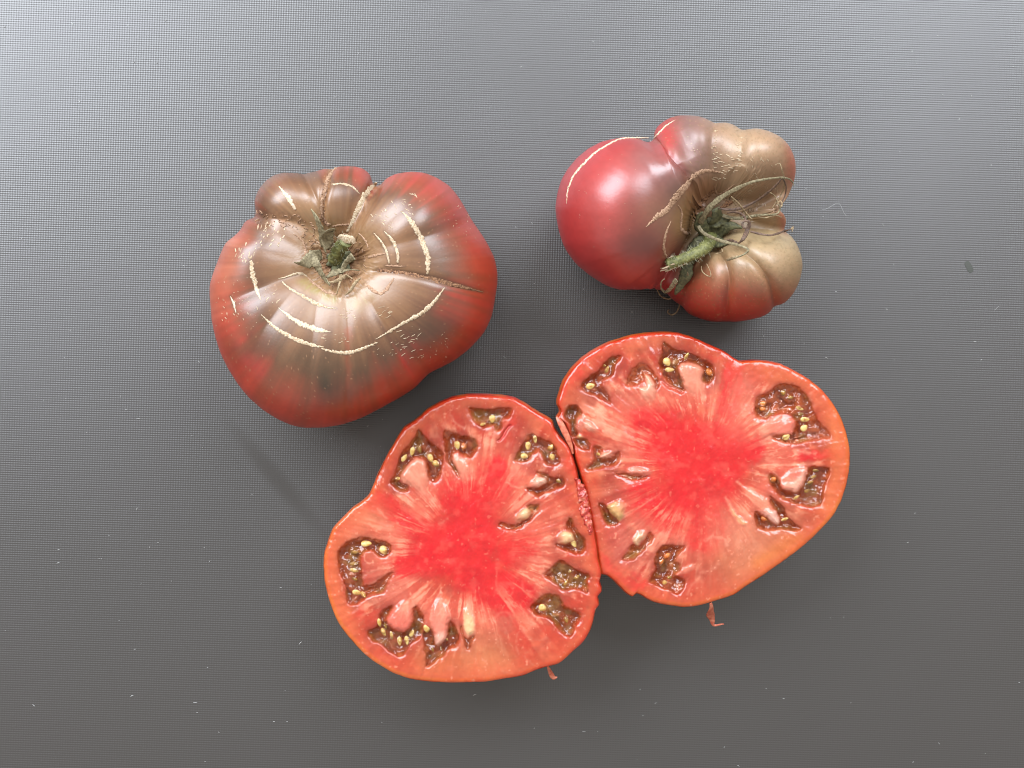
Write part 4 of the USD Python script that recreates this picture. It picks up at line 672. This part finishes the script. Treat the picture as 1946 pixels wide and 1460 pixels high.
rdR = [(Zr((640,600),), 85, 1.0), (Zr((480,490),(850,565)), 55, .95), (Zr((850,570),(740,920)), 55, .95), (Zr((490,500),(700,860)), 50, .9), (Zr((880,200),(850,400),(800,560)), 22, .95), (Zr((870,575),(950,580)), 32, 1.0), (Zr((740,980),(740,800),(680,650)), 45, .95), (Zr((470,490),(600,560)), 46, .85), (Zr((470,760),(560,860),(640,800)), 60, .8), (Zr((380,440),(520,500)), 26, .5), (Zr((1380,600),(1200,610)), 13, .75), (Zr((820,160),(730,140)), 8, .4), (Zr((1210,1050),(1190,1040)), 20, .6), (Zr((1000,1180),(1060,1140)), 16, .5), (Zr((870,1250),(840,1260)), 14, .5),
       (Zr((240,1080),(330,1190),(430,1240)), 14, .9), (Zr((300,70),(180,150),(80,300)), 12, .6), (Zr((420,1170),(460,1220)), 16, .5)]
tnR = [(Zr((1100,1000),(900,1150)), 60, lin(202, 116, 76), .8), (Zr((850,950),(960,1060)), 46, lin(204, 120, 92), .6), (Zr((1340,420),(1390,650),(1330,850)), 26, lin(218, 116, 64), .8), (Zr((1050,200),(1200,260)), 26, lin(220, 110, 66), .7), (Zr((640,1200),(760,1240)), 40, lin(190, 72, 52), .6), (Zr((260,900),(380,1100)), 36, lin(200, 88, 74), .6), (Zr((1000,1120),(1180,1010)), 18, lin(214, 120, 50), .7), (Zr((930,300),(900,450)), 36, lin(226, 116, 92), .6), (Zr((420,60),(560,60)), 18, lin(226, 130, 92), .5)]
TR, faceR = build_half('tomato_half', 'right cut tomato half with torn left edge, touching the other half', OR, Zr((720, 640))[0], (.0285, -.02, .03, 1330, 890), locR, plR, sdR, vnR, rdR, tnR, 61, slits=[(Z5((1050,500),(1130,560),(1230,610)), 4, .0012), (Z8((1000,0),(1000,1)), 1, .0)])
# hanging shreds of peel, and the torn pulp along the seam
def shred(t, face, pts, widths, drops, m='shred', name='peel_shred', seed=0, n=16):
    p = np.asarray(pts, float); c, w = curve(p, n, widths); _, l = curve(p, n, drops); zz = face(c) - l
    P = un(c, zz); k = (H - zz) / H / PX; a = np.sin(np.linspace(0, 4, n) + seed) * .5
    part(t, name, tube(P, np.stack([np.sin(a) * .6, np.sin(a) * .3, np.cos(a)], -1), w * .5 * k, np.minimum(.00025, w * .5 * k + .00005), 8), M[m])
shred(TL, faceL, Z4((890,1280),(905,1320),(925,1365),(950,1398),(985,1390)), (4, 7, 10, 9, 2), (.001, .003, .005, .006, .006))
shred(TR, faceR, Z7((1260,1190),(1265,1250),(1258,1300),(1275,1350),(1285,1400),(1330,1400),(1388,1392)), (6, 10, 17, 11, 5, 4, 2), (.001, .003, .006, .008, .009, .009, .009), seed=2, n=26)
shred(TR, faceR, Z2((978,275),(1010,320),(1060,420),(1105,520),(1140,640)), (4, 12, 13, 10, 4), (-.0006, -.0010, -.0008, -.0004, .0004), name='torn_flap', seed=1, n=20)
pl = curve(Z2((1180,880),(1200,930),(1222,1000),(1240,1100),(1255,1200),(1290,1330),(1310,1440)), 110); zz = faceL(pl) - .0003
v, f = tube(un(pl, zz), (0, 0, 1), 9 / PX * (.35 + .65 * np.sin(np.linspace(0.1, math.pi - .1, 110))), .0008, 28)
_, _, nn = meshkit.arrays((v, f), True); pv = np.hstack([pj(v), v[:, 2:] * 6000])
v = v + nn * (.0018 * (meshkit.fbm(pv / 7, 3, 3) - .5))[:, None]; cc = mixc(np.broadcast_to(lin(192, 54, 44), (len(v), 3)), lin(222, 112, 88), ss(.48, .7, meshkit.fbm(pv / 5, 3, 4)))
part(TL, 'torn_pulp', (v, f), M['flesh'], col=cc, attrs={'rough': np.full(len(v), .2)})
